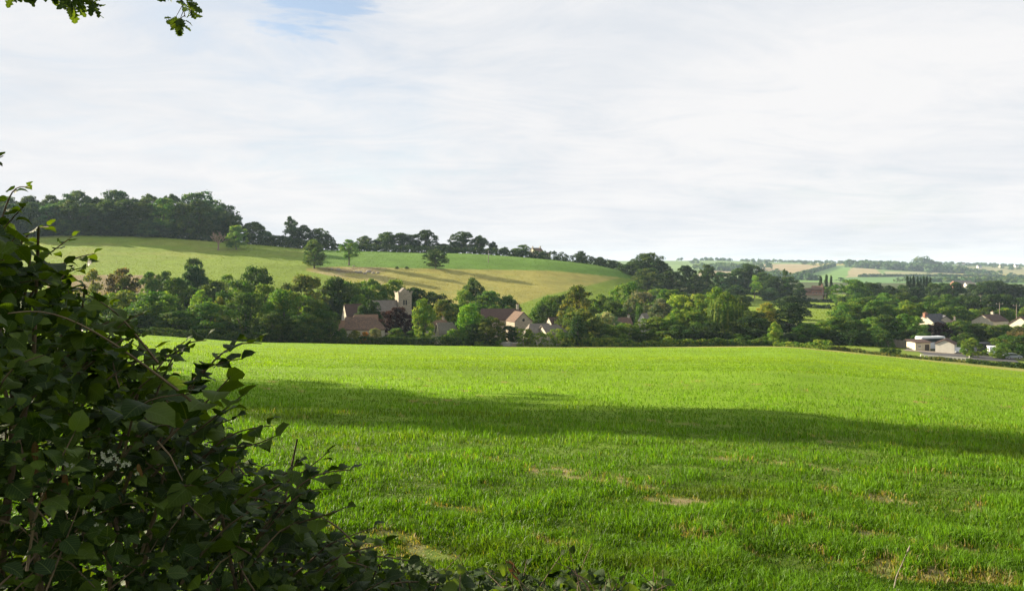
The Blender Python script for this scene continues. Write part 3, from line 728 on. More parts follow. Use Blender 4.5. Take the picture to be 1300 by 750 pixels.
# ---- ridge line, left to right
ridge = [
 (300, 285, ('b', 317), 27, 'round', 'light', 'light green round tree standing just below the downhill end of the hilltop wood'),
 (322, 281, 548, 38, 'round', 'dark', 'dark tree on the ridge right beside the downhill end of the wood'),
 (338, 293, 545, 26, 'bush', 'blue', 'low dark tree in the dip of the ridge between the wood and the cedar-like clump'),
 (355, 299, 545, 26, 'bush', 'deep', 'lowest dark shrub in the dip of the ridge'),
 (370, 276, 546, 20, 'pine', 'deep', 'tall flat-topped pine leading the clump on the ridge'),
 (371, 286, 544, 24, 'bush', 'blue', 'dark shrub filling in below the flat-topped pine'),
 (386, 285, 545, 27, 'round', 'deep', 'rounded dark tree touching the flat-topped pine on the ridge'),
 (404, 289, 545, 24, 'oak', 'dark', 'dark tree in the middle of the ridge clump'),
 (416, 297, 546, 18, 'bush', 'deep', 'small dark tree ending the ridge clump'),
 (399, 303, ('b', 341), 31, 'oak', 'mid', 'stout lone tree with crown nearly to the grass above the bare slope'),
 (443, 303, ('b', 337), 33, 'ragged', 'mid', 'open spreading lone tree with drooping sides and a clear trunk'),
 (462, 299, 545, 22, 'oak', 'dark', 'small rounded tree on the ridge behind the open spreading tree'),
 (478, 305, 543, 22, 'bush', 'deep', 'low dark tree where the long ridge clump begins'),
 (491, 294, 545, 30, 'round', 'dark', 'round tree at the near end of the long ridge clump'),
 (508, 295, 546, 30, 'oak', 'dark', 'round tree in the middle of the long ridge clump'),
 (522, 297, 545, 24, 'round', 'deep', 'shorter tree between two round ones in the long ridge clump'),
 (541, 291, 545, 28, 'round', 'deep', 'tall egg-shaped dark tree closing the long ridge clump'),
 (563, 309, 545, 22, 'bush', 'deep', 'low dark shrub in the gap between the two ridge clumps'),
 (576, 306, 545, 16, 'bush', 'dark', 'small dark shrub beside the big domed ridge tree'),
 (589, 293, 545, 29, 'oak', 'deep', 'big domed dark tree of the second ridge clump'),
 (609, 298, 546, 24, 'round', 'dark', 'sloping-topped tree leaning on the big domed ridge tree'),
 (626, 306, 545, 14, 'round', 'dark', 'small round tree on the ridge after the second clump'),
 (641, 313, 545, 12, 'round', 'dark', 'tiny round tree poking out of the ridge hedge'),
 (664, 310, 545, 19, 'round', 'mid', 'round tree hugging the cream house on the ridge'),
 (654, 315, 543, 14, 'bush', 'mid', 'green shrub in front of the round tree by the ridge house'),
 (688, 319, 540, 12, 'bush', 'mid', 'small green shrub before the ridge house'),
 (707, 325, 542, 11, 'bush', 'dark', 'low shrub on the ridge hedge past the house'),
 (738, 318, 540, 15, 'oak', 'deep', 'lone dark lollipop tree on the ridge past the house'),
 (762, 326, 540, 18, 'bush', 'deep', 'dark hump of bushes where the ridge starts to drop'),
 (778, 330, 540, 18, 'bush', 'dark', 'second dark hump of bushes down the ridge'),
 (553, 315, ('b', 341.5), 27, 'round', 'dark', 'neat dark lone tree standing on the line between green and dry pasture'),
 # the nose of the hill
 (806, 330, 500, 34, 'round', 'deep', 'dark tree at the tip of the dry pasture'),
 (822, 320, 505, 44, 'oak', 'dark', 'tallest spreading tree at the nose of the hill'),
 (838, 330, 500, 36, 'round', 'deep', 'dark tree on the downhill side of the tallest spreading tree'),
 (822, 340, 470, 44, 'bush', 'dark', 'broad thicket below the tallest spreading tree'),
 (852, 343, 480, 36, 'bush', 'deep', 'dark thicket between the nose of the hill and two domed trees'),
 (870, 336, 520, 26, 'round', 'deep', 'first of two dark domed trees against the far fields'),
 (898, 335, 525, 24, 'round', 'deep', 'second, narrower domed tree against the far fields'),
 (884, 347, 515, 26, 'bush', 'dark', 'low dark bushes joining the two domed trees'),
 (916, 345, 560, 26, 'bush', 'blue', 'low bluish bushes left of the great domed oak'),
 (934, 341, 560, 26, 'round', 'blue', 'shoulder tree beside the great domed oak'),
 (952, 334, 560, 36, 'oak', 'deep', 'great domed oak against the far fields'),
 (970, 345, 550, 24, 'round', 'dark', 'tree sloping down from the great domed oak'),
 (958, 350, 520, 20, 'ragged', 'light', 'pale thin tree in front of the great domed oak'),
 (996, 339, 520, 15, 'pine', 'dark', 'spindly irregular pine rising above its neighbours'),
 (984, 350, 520, 30, 'oak', 'deep', 'dark tree at the foot of the spindly pine'),
 (1002, 350, 515, 24, 'round', 'dark', 'dark tree on the meadow side of the spindly pine'),
 (1015, 360, 505, 18, 'bush', 'deep', 'low dark tree beside the brick farmhouse'),
 (978, 365, 500, 26, 'bush', 'blue', 'bluish shrub under the spindly pine'),
 (935, 362, 500, 34, 'bush', 'dark', 'dark shrub on the hedged slope below the great oak'),
 (905, 366, 470, 34, 'bush', 'mid', 'rounded shrub on the hedged slope'),
 (1042, 350.5, 560, 6, 'poplar', 'deep', 'first slim poplar behind the brick farmhouse'),
 (1049, 350, 560, 6, 'poplar', 'deep', 'middle slim poplar behind the brick farmhouse'),
 (1055, 350, 560, 6, 'poplar', 'deep', 'last slim poplar behind the brick farmhouse'),
 (1049, 364, 548, 18, 'bush', 'mid', 'green bushes under the three slim poplars'),
]
for px, top, Y, w, kind, col, lab in ridge:
    Yv = y_at(px, Y[1]) if isinstance(Y, tuple) else Y
    plant(px, top, Yv, w, kind, col, None, label=lab, cat='shrub' if kind == 'bush' else 'tree')
# ---- the valley belt and village
village = [
 (118, 343, 262, 40, 'ragged', 'olive', 'olive open tree before the bare soil, nearest the hedge'),
 (155, 338, 258, 52, 'ragged', 'brown', 'wide reddish-brown open tree with bare soil behind'),
 (160, 352, 256, 40, 'ragged', 'olive', 'small olive tree under the reddish-brown one'),
 (190, 343, 292, 26, 'oak', 'mid', 'small round tree at the edge of the bare soil'),
 (209, 343, 295, 26, 'round', 'dark', 'small dark round tree against the hill pasture'),
 (222, 350, 252, 52, 'oak', 'dark', 'dark leafy tree under the tall bluish one'),
 (245, 325, 272, 46, 'ragged', 'blue', 'tall bluish airy tree rising above the valley trees'),
 (247, 336, 268, 36, 'round', 'blue', 'bluish undercrown of the tall airy tree'),
 (290, 346, 275, 32, 'ragged', 'mid', 'wispy green tree between the airy one and the dark dome'),
 (328, 337, 262, 50, 'oak', 'dark', 'dark domed tree rising against the lime pasture'),
 (272, 355, 258, 40, 'round', 'deep', 'dark tree in the hollow below the wispy one'),
 (156, 368, 228, 52, 'bush', 'light', 'pale sunlit shrub beside the great dark thicket'),
 (120, 372, 222, 50, 'bush', 'mid', 'green shrub half hidden by the foreground leaves'),
 (75, 376, 220, 60, 'bush', 'mid', 'green shrub glimpsed through the foreground leaves'),
 (198, 370, 216, 84, 'bush', 'mid', 'great broad dark thicket with a sunlit top at the field edge'),
 (170, 392, 206, 60, 'bush', 'dark', 'dark skirt of the great thicket at the field edge'),
 (218, 395, 205, 50, 'bush', 'dark', 'low dark shrub beside the great thicket'),
 (255, 366, 228, 34, 'ragged', 'light', 'pale olive-green young tree behind the field-edge bushes'),
 (280, 376, 224, 18, 'bush', 'yellow', 'small yellow-green bush shining among dark trees'),
 (262, 382, 208, 66, 'bush', 'mid', 'dense bushy tree at the field edge below the yellow-green bush'),
 (305, 353, 238, 54, 'oak', 'mid', 'large leafy tree below the dark dome'),
 (312, 370, 214, 50, 'oak', 'dark', 'tall dark tree in the field-edge row'),
 (336, 358, 244, 36, 'round', 'mid', 'green tree tucked behind the field-edge row'),
 (362, 366, 214, 58, 'oak', 'mid', 'big sunlit-sided tree in the field-edge row'),
 (388, 346, 256, 58, 'round', 'olive', 'big brownish-green tree with a ragged dome'),
 (352, 396, 203, 48, 'bush', 'dark', 'low dark bush under the sunlit-sided tree'),
 (385, 398, 205, 44, 'bush', 'dark', 'low dark bush where the row meets the cottage garden'),
 (402, 378, 214, 44, 'round', 'dark', 'dark tree screening the end of the red-roofed house'),
 (409, 392, 212, 36, 'bush', 'mid', 'leafy bush against the end of the red-roofed house'),
 (424, 350, 268, 50, 'round', 'dark', 'dark tree on the slope behind the narrow barn gable'),
 (448, 356, 272, 48, 'oak', 'mid', 'green tree on the slope left of the church'),
 (470, 352, 288, 44, 'round', 'mid', 'taller tree on the slope behind the church'),
 (499, 354, 292, 46, 'round', 'mid', 'round tree directly behind the church roof'),
 (455, 372, 252, 30, 'round', 'mid', 'mid-green tree beside the dark yew'),
 (529, 364, 290, 50, 'oak', 'dark', 'dark tree behind the church tower'),
 (556, 372, 284, 40, 'round', 'deep', 'dark sloping tree past the church tower'),
 (470, 379, 238, 36, 'round', 'deep', 'almost black yew between barn and church'),
 (462, 388, 236, 30, 'bush', 'deep', 'black-green base of the yew clump'),
 (503, 389, 228, 42, 'round', 'copper', 'purple copper beech in front of the church'),
 (537, 377, 216, 36, 'tall', 'light', 'light green birch with pale trunk beside the orange-roofed cottage'),
 (561, 379, 240, 36, 'round', 'olive', 'olive tree behind the orange-roofed cottage'),
 (595, 385, 220, 46, 'oak', 'bright', 'vivid green maple shining in the village'),
 (602, 352, 298, 34, 'oak', 'dark', 'dark domed tree above the vivid maple'),
 (590, 366, 290, 36, 'round', 'mid', 'tree on the downhill shoulder of the dark dome'),
 (622, 368, 286, 40, 'round', 'mid', 'round tree above the long dark roof'),
 (646, 373, 284, 34, 'tall', 'mid', 'tree whose edge meets the small green meadow'),
 (608, 380, 275, 40, 'bush', 'dark', 'dark bush behind the long dark roof'),
 (621, 402, 214, 36, 'bush', 'olive', 'olive shrub in front of the long dark roof'),
 (602, 410, 216, 34, 'bush', 'deep', 'dark shrub at the foot of the vivid maple'),
 (671, 417, 216.5, 15, 'bush', 'olive', 'leafy bush hiding the corner of the grey-roofed cottage'),
 (648, 413, 218, 26, 'bush', 'deep', 'dark shrub before the gabled stone house'),
 (584, 417, 214, 22, 'bush', 'mid', 'grey-green shrub beside the orange-roofed cottage'),
 (573, 414, 236, 20, 'bush', 'deep', 'dark shrub behind the orange-roofed cottage'),
 (476, 416, 214, 23, 'bush', 'pale', 'pale silvery round bush in the cottage garden'),
 (463, 421, 213, 13, 'bush', 'orange', 'small orange flowering shrub in the cottage garden'),
 (450, 419, 214, 16, 'bush', 'olive', 'golden-green garden shrub by the red-roofed house'),
 (434, 416, 214, 18, 'bush', 'mid', 'garden shrub under the eaves of the red-roofed house'),
 (503, 416, 216, 25, 'bush', 'mid', 'clipped round dark green bush in the garden'),
 (522, 419, 217, 18, 'bush', 'mid', 'low garden bush beside the birch'),
 (697, 374, 276, 44, 'round', 'mid', 'round tree on the village side of the small meadow'),
 (690, 386, 262, 26, 'bush', 'dark', 'shrub at the bottom corner of the small meadow'),
 (712, 372, 268, 40, 'oak', 'dark', 'dark tree next to the tall olive ash'),
 (735, 362, 240, 52, 'tall', 'olive', 'tall olive ash standing over the village'),
 (740, 392, 220, 52, 'bush', 'olive', 'spreading undergrowth tree beneath the olive ash'),
 (733, 402, 214, 46, 'conifer', 'deep', 'dark cedar right of the stone cottages'),
 (752, 405, 222, 36, 'bush', 'deep', 'dark shrub next to the dark cedar'),
 (768, 395, 228, 38, 'bush', 'pale', 'pale blossoming shrub among the village trees'),
 (764, 372, 275, 40, 'round', 'mid', 'mid-green tree above the pale blossoming shrub'),
 (796, 357, 292, 44, 'oak', 'mid', 'tall round tree in front of the dry pasture tip'),
 (778, 380, 262, 36, 'round', 'dark', 'dark tree above the hidden brown roof'),
 (792, 410, 222, 40, 'bush', 'mid', 'green bush in front of the hidden brown roof'),
 (771, 412, 222, 40, 'bush', 'mid', 'green bush under the pale blossoming shrub'),
 (815, 368, 262, 46, 'round', 'silver', 'silvery willow in the middle of the valley trees'),
 (838, 378, 250, 40, 'round', 'silver', 'smaller silvery tree beside the silvery willow'),
 (812, 390, 238, 30, 'conifer', 'dark', 'narrow dark conifer before the silvery willow'),
 (830, 402, 226, 50, 'bush', 'mid', 'green bush below the silvery trees'),
 (846, 366, 300, 40, 'round', 'mid', 'green tree behind the smaller silvery tree'),
 (862, 372, 268, 38, 'round', 'light', 'light green tree left of the weeping willow group'),
 (858, 392, 232, 36, 'tall', 'light', 'light hanging tree with streaked sides'),
 (888, 372, 262, 40, 'round', 'light', 'sunlit light green tree next to the weeping willow'),
 (882, 394, 230, 46, 'round', 'mid', 'mid-green tree in the front row by the willow'),
 (908, 364, 272, 38, 'tall', 'light', 'yellowish tall tree behind the weeping willow'),
 (921, 371, 236, 46, 'willow', 'mid', 'weeping willow with long hanging curtains'),
 (938, 374, 290, 36, 'round', 'dark', 'dark tree behind the weeping willow'),
 (898, 408, 220, 40, 'bush', 'deep', 'dark bush at the field edge by the willow'),
 (862, 412, 218, 40, 'bush', 'deep', 'dark bush at the field edge left of the willow'),
 (956, 393, 250, 44, 'round', 'dark', 'dark tree between the willow and the meadow'),
 (978, 384, 270, 40, 'bush', 'yellow', 'yellow-green tree shining before the meadow'),
 (955, 402, 226, 50, 'bush', 'deep', 'deep shade bush in front of the yellow-green tree'),
 (1002, 375, 345, 44, 'oak', 'deep', 'very dark tree standing in the meadow'),
 (1004, 384, 262, 38, 'round', 'deep', 'dark tree directly before the meadow'),
 (984, 407, 214, 20, 'round', 'light', 'small light green tree at the field edge'),
 (1024, 409, 228, 40, 'oak', 'mid', 'leafy tree before the meadow gap'),
 (1046, 407, 230, 36, 'round', 'light', 'light tree at the near side of the meadow gap'),
 (1082, 353, 420, 44, 'oak', 'mid', 'broad tree at the far side of the meadow gap'),
 (1071, 376, 380, 26, 'bush', 'dark', 'dark tree closing the meadow on its far side'),
 (1104, 357, 430, 24, 'round', 'deep', 'dark tree stepping down from the broad meadow tree'),
 # copper and garden trees on the right
 (1192, 408, 250, 42, 'round', 'copper', 'large blackish-purple tree before the slate-roofed house'),
 (1233, 428, 196, 22, 'bush', 'light', 'light green shrub standing at the car park edge'),
 (1226, 421, 214, 28, 'bush', 'dark', 'dark rounded tree next to the blue-black container'),
 (1247, 410, 250, 36, 'oak', 'olive', 'brownish tree in front of the brown-roofed house'),
 (1272, 411, 246, 34, 'round', 'mid', 'green garden tree below the brown roof'),
 (1294, 414, 232, 40, 'oak', 'brown', 'brownish leafy tree at the far end of the car park'),
 (1283, 425, 205, 40, 'bush', 'mid', 'shrub at the bottom of the brownish tree'),
 (1270, 436, 196, 20, 'bush', 'mid', 'small shrub beyond the white van'),
 (1312, 420, 200, 44, 'bush', 'dark', 'dark shrub at the edge of the village garden'),
]
for px, top, Y, w, kind, col, lab in village:
    plant(px, top, Y, w, kind, col, None, label=lab, cat='shrub' if kind == 'bush' else 'tree')
# lines of look-alike trees in the valley, told apart by their order
def row(pxs, pye, Y, w, kinds, cols, stem, group, end, jt=4, cat='tree'):
    for px in pxs:
        px = px + trng.uniform(-3, 3)
        plant(px, np.interp(px, [p[0] for p in pye], [p[1] for p in pye]) + trng.uniform(-jt, jt), Y + trng.uniform(-6, 6), w * trng.uniform(0.85, 1.2), trng.choice(kinds), trng.choice(cols), stem, group, end=end, cat=cat)
row(range(1022, 1165, 21), [(1010, 412), (1050, 408), (1075, 402), (1160, 398)], 236, 34, ['oak', 'round', 'bush'], ['mid', 'mid', 'dark'], 'leafy tree in the front row beyond the field corner', 'front row beyond the field corner', 'from the meadow', 4)
row(range(1068, 1190, 20), [(1060, 384), (1100, 382), (1190, 382)], 285, 36, ['oak', 'round'], ['mid', 'light', 'mid'], 'tree in the second row beyond the field corner', 'second row beyond the field corner', 'from the meadow', 4)
row(range(1088, 1320, 19), [(1080, 374), (1200, 372), (1320, 376)], 360, 30, ['round', 'oak'], ['dark', 'mid', 'deep'], 'tree in the third row, above the slate-roofed house', 'third row above the slate-roofed house', 'from the meadow', 3)
row(range(1096, 1180, 17), [(1090, 360), (1180, 362)], 470, 26, ['round', 'oak'], ['deep', 'dark', 'blue'], 'dark tree in the distant belt before the poplar row', 'distant dark belt', 'from the meadow', 2.5)
row((1186, 1198, 1210), [(1180, 360), (1215, 358)], 480, 26, ['round', 'oak'], ['deep', 'dark'], 'dark domed tree just past the poplar row', 'dark domes past the poplar row', 'from the poplars', 2)
row((1238, 1250, 1264, 1278, 1291, 1305), [(1235, 360), (1260, 356), (1290, 359), (1310, 366)], 500, 28, ['round', 'oak'], ['deep', 'blue', 'deep'], 'dark tree in the big clump beyond the farm sheds', 'clump beyond the farm sheds', 'from the sheds', 2)
row(range(1196, 1320, 20), [(1190, 386), (1320, 390)], 310, 30, ['oak', 'round', 'bush'], ['mid', 'dark', 'light'], 'garden tree behind the row of gables', 'garden trees behind the gables', 'from the slate-roofed house', 4)
row(range(1216, 1320, 22), [(1210, 410), (1320, 412)], 250, 30, ['bush', 'round'], ['mid', 'dark', 'olive'], 'garden tree among the row of gables', 'garden trees among the gables', 'from the slate-roofed house', 4)
row(range(1150, 1166, 12), [(1150, 400), (1166, 404)], 255, 30, ['round'], ['mid'], 'tree screening the slate-roofed house', 'screen by the slate-roofed house', 'from the fence', 3)
row(range(575, 660, 17), [(575, 385), (660, 388)], 262, 30, ['bush'], ['dark', 'mid'], 'bushy tree backing the village houses', 'bushes backing the village', 'from the church', 3, 'shrub')
row(range(700, 950, 24), [(700, 392), (850, 392), (960, 398)], 300, 36, ['bush', 'round'], ['dark', 'mid', 'deep'], 'tree in the shaded middle of the valley wood', 'middle of the valley wood', 'from the village', 3)
row(range(830, 935, 22), [(820, 366), (900, 372), (960, 378)], 390, 34, ['round', 'oak'], ['mid', 'dark', 'deep'], 'tree on the rising ground behind the willow', 'rising ground behind the willow', 'from the hill', 3)
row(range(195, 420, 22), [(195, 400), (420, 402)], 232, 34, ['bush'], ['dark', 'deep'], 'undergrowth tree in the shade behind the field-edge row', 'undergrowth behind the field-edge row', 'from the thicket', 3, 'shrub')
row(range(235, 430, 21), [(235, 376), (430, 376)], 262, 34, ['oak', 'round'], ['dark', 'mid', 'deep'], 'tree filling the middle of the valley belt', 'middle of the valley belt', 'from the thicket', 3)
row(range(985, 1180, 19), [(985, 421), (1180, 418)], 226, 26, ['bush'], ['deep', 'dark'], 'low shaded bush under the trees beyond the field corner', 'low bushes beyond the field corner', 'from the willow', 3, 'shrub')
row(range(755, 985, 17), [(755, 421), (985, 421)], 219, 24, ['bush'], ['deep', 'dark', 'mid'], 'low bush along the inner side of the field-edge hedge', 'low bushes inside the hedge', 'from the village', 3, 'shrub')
# poplar row by the far farm
for i, px in enumerate((1152, 1156, 1160, 1165, 1169, 1173, 1177, 1181)):
    plant(px, 352 + trng.uniform(-1, 1), 560, 5.2, 'poplar', 'deep', 'slim poplar in the row of eight', 'row of poplars', end='from the brick farmhouse')
# ---- far hills: single trees, and one wood that reads as a mass
fr_ = random.Random(9)
far_tr = [(880, 330, 8), (886, 331, 6), (926, 329.5, 4), (949, 329.5, 6), (957, 331, 8), (965, 331, 6), (972, 331.5, 7), (1022, 330.5, 9), (1033, 332.5, 8), (1042, 333, 7), (1048, 333.5, 6),
          (1059, 332, 7), (1066, 331, 8), (1073, 333, 6), (1067, 352, 9), (1009, 348, 9), (986, 341, 8), (1097, 347, 5), (1218, 333.5, 9), (1229, 333.5, 8), (1238, 334, 7), (1251, 333.5, 8), (1262, 336, 7), (1272, 337, 7), (1285, 338, 8), (1294, 339, 6),
          (1193, 347, 8), (1211, 349, 8), (1180, 344, 6), (1268, 348, 6), (1283, 350, 7)]
for px, top, w in far_tr:
    Y = y_at(px, top + w * 0.62)
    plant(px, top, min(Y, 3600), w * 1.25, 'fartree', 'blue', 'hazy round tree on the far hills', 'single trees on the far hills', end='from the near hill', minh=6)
def woods(name, pts, w_, h_, label, n=900, col='blue', seed=1, d=60, lr=(7, 12), leafs=2.6, ts=(0.7, 1.25), cat='woods'):
    """a far-off wood or hedgerow that reads as one mass; pts are (px, Y)"""
    r = np.random.default_rng(seed); P = [(PXY(a, b), b) for a, b in pts]
    seg = [math.dist(P[i], P[i + 1]) for i in range(len(P) - 1)]; tot = sum(seg)
    Ps, Ns, Ts = [], [], []
    for k in range(n):
        s_ = r.random() * tot; i = 0
        while s_ > seg[i] and i < len(seg) - 1: s_ -= seg[i]; i += 1
        f = s_ / seg[i]; x = P[i][0] * (1 - f) + P[i + 1][0] * f + r.uniform(-d, d) * 0.5; y = P[i][1] * (1 - f) + P[i + 1][1] * f + r.uniform(-d, d)
        rad = r.uniform(*lr); hh = h_ * r.uniform(0.65, 1.15) - rad * 0.8
        zc = r.uniform(0.25, 1.0) * max(hh, 1)
        m_ = 26; dd = r.standard_normal((m_, 3)); dd /= np.linalg.norm(dd, axis=1, keepdims=True); dd[:, 2] = np.abs(dd[:, 2]) * 0.9 - 0.15
        Ps.append(np.array([x, y, gz1(x, y) + zc]) + dd * rad); Ns.append(dd + 0.3 * r.standard_normal((m_, 3))); Ts.append(np.full(m_, r.uniform(*ts)) * r.uniform(0.8, 1.2, m_))
    V_, F_, T_ = leafcloud(np.vstack(Ps), np.vstack(Ns), leafs, np.concatenate(Ts), seed)
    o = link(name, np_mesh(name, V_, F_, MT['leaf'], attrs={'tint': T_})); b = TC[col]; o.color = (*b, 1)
    tag(o, label, cat, kind='stuff'); return o
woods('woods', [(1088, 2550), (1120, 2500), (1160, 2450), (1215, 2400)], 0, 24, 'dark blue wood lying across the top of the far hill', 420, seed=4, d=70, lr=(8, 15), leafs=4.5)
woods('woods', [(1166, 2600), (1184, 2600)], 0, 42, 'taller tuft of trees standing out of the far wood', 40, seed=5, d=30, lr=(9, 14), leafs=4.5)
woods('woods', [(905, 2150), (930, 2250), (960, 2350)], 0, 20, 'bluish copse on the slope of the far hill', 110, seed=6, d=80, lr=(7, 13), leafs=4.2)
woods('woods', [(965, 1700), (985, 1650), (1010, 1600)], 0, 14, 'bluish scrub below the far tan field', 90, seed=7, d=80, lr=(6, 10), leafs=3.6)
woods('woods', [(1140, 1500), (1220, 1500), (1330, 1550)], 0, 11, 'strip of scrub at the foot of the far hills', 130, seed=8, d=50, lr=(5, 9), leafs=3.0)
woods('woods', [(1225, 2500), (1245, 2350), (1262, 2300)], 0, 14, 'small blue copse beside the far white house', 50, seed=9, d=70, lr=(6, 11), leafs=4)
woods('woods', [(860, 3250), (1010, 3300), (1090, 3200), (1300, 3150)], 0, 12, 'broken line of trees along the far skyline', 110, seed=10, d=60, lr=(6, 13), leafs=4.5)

# ------------------------------------------------------------------ hedges
def hedge(pts, wd, h, label, dens=26, col='dark', seed=1, leaf=0.16, name='hedge', cat='hedge', hv=0.25, blob=0.45, ts=(0.65, 1.35)):
    """pts: (px, Y) along the hedge; a body of leafy clumps with an uneven top"""
    r = np.random.default_rng(seed); P = [(PXY(a, b), b) for a, b in pts]
    Ps, Ns, Ts = [], [], []
    for (x0, y0), (x1, y1) in zip(P[:-1], P[1:]):
        L = math.dist((x0, y0), (x1, y1)); n = int(L * dens * (0.85 if dens > 18 else 0.5)) + 2
        for k in range(n):
            f = r.random(); nx, ny = -(y1 - y0) / L, (x1 - x0) / L
            off = r.uniform(-0.5, 0.5) * wd; x = x0 + (x1 - x0) * f + nx * off; y = y0 + (y1 - y0) * f + ny * off
            hh = h * (1 + hv * float(fbm(np.array([x / 3.0]), np.array([y / 3.0]), seed, 3)[0]) * 2)
            rad = blob * r.uniform(0.6, 1.2)
            top = max(hh * (1 - 0.5 * (abs(off) / wd * 2) ** 3) - rad * 0.6, 0.1)
            q_ = r.random(); z = top if q_ < 0.36 else (r.uniform(0.05, 1.0) * top if q_ < 0.78 else r.uniform(-0.1, 0.5) * rad)
            m_ = 14; dd = r.standard_normal((m_, 3)); dd /= np.linalg.norm(dd, axis=1, keepdims=True); dd[:, 2] = np.where(dd[:, 2] < -0.3, -dd[:, 2], dd[:, 2])
            Ps.append(np.array([x, y, gz1(x, y) + z]) + dd * rad); Ns.append(dd + 0.4 * r.standard_normal((m_, 3))); Ts.append(np.full(m_, r.uniform(*ts)) * r.uniform(0.75, 1.25, m_))
    V_, F_, T_ = leafcloud(np.vstack(Ps), np.vstack(Ns), leaf, np.concatenate(Ts), seed)
    o = link(name, np_mesh(name, V_, F_, MT['leaf'], attrs={'tint': T_})); o.color = (*TC[col], 1)
    tag(o, label, cat); return o
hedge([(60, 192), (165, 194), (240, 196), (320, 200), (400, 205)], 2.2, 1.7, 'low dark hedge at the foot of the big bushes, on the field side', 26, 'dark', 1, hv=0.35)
hedge([(400, 207), (470, 209), (540, 211), (600, 212.5)], 1.6, 1.9, 'clipped dark hedge fronting the cottage gardens', 34, 'dark', 2, hv=0.2)
hedge([(560, 216), (600, 216.5), (636, 217)], 2.0, 2.6, 'rounded leafy hedge behind the clipped one, by the lane', 34, 'light', 3, hv=0.2)
hedge([(604, 212), (637, 212.5)], 1.8, 1.6, 'short grassy hedge ending at the lane gateway', 30, 'light', 4, hv=0.3)
hedge([(656, 213), (700, 213.5), (735, 213.5)], 2.4, 4.3, 'tall untrimmed hedge in front of the grey-roofed cottages', 34, 'light', 5, hv=0.3)
hedge([(735, 213.5), (790, 213), (850, 213), (900, 213)], 2.0, 2.0, 'long low hedge of the field edge between cottages and willow', 26, 'light', 6, hv=0.3)
hedge([(900, 212), (950, 212), (1000, 212)], 2.0, 1.6, 'long low hedge of the field edge under the shaded wood', 26, 'mid', 7, hv=0.3)
hedge([(985, 209.5), (1020, 203), (1034, 200)], 1.8, 1.1, 'weedy green bank at the field corner', 24, 'light', 8, hv=0.3)
hedge([(1034, 200), (1056, 197)], 2.6, 2.0, 'rounded hump of bramble at the field corner', 50, 'light', 9, hv=0.15)
hedge([(1056, 198.5), (1120, 188.5), (1170, 183), (1225, 177.5)], 1.2, 0.6, 'straggling low hedge along the lane past the field corner', 22, 'olive', 10, hv=0.5)
hedge([(1118, 190), (1142, 187)], 1.8, 1.5, 'dense tuft in the straggling hedge along the lane', 40, 'dark', 12, hv=0.2)
hedge([(1228, 176.5), (1300, 169.5), (1360, 163)], 1.4, 0.85, 'thick green hedge below the car park', 34, 'dark', 13, hv=0.3)
hedge([(300, 520), (330, 523), (360, 524), (420, 524)], 3.5, 5.5, 'dark ridge hedge running on from the hilltop wood', 12, 'deep', 14, leaf=0.45, blob=1.3)
hedge([(420, 524), (480, 524), (560, 523)], 3.0, 4.0, 'dark ridge hedge below the long tree clump', 12, 'deep', 15, leaf=0.45, blob=1.2)
hedge([(560, 523), (620, 522), (665, 521)], 3.0, 3.8, 'dark ridge hedge below the second tree clump', 12, 'deep', 16, leaf=0.45, blob=1.2)
hedge([(665, 521), (700, 519), (745, 517), (800, 513)], 3.5, 4.6, 'dark ridge hedge running downhill past the ridge house', 12, 'deep', 17, leaf=0.45, blob=1.3, hv=0.3)
hedge([(1008, 500), (1060, 498), (1100, 496)], 2.0, 1.8, 'dark straight hedge along the far side of the meadow', 12, 'deep', 18, leaf=0.4, blob=0.8)
hedge([(1005, 430), (1060, 428)], 2.0, 1.7, 'dark straight hedge dividing the meadow', 12, 'deep', 19, leaf=0.35, blob=0.7)
hedge([(893, 520), (930, 500), (955, 480)], 2.5, 2.4, 'hedge slanting down the slope under the great oak', 12, 'dark', 20, leaf=0.4, blob=0.9)
hedge([(905, 575), (940, 560), (975, 545)], 2.5, 2.2, 'upper hedge on the slope under the great oak', 12, 'dark', 21, leaf=0.4, blob=0.9)
def far_hedge(pts, h, label, seed, d=8):
    P = [(px, min(y_at(px, py), 3700)) for px, py in pts]
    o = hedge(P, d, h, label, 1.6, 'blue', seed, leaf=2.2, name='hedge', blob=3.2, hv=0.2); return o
hedge([(-60, 508), (0, 510), (100, 506), (200, 506), (300, 513)], 3.0, 3.6, 'dark understorey hedge closing the foot of the hilltop wood', 14, 'deep', 22, leaf=0.45, blob=1.2)
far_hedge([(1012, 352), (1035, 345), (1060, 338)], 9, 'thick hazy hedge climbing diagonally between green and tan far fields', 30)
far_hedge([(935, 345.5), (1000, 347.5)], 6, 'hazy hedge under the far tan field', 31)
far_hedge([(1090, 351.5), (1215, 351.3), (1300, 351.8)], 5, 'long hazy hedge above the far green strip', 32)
far_hedge([(1208, 344.5), (1240, 349.5)], 6, 'hazy hedge slanting down beside the far wood', 33)

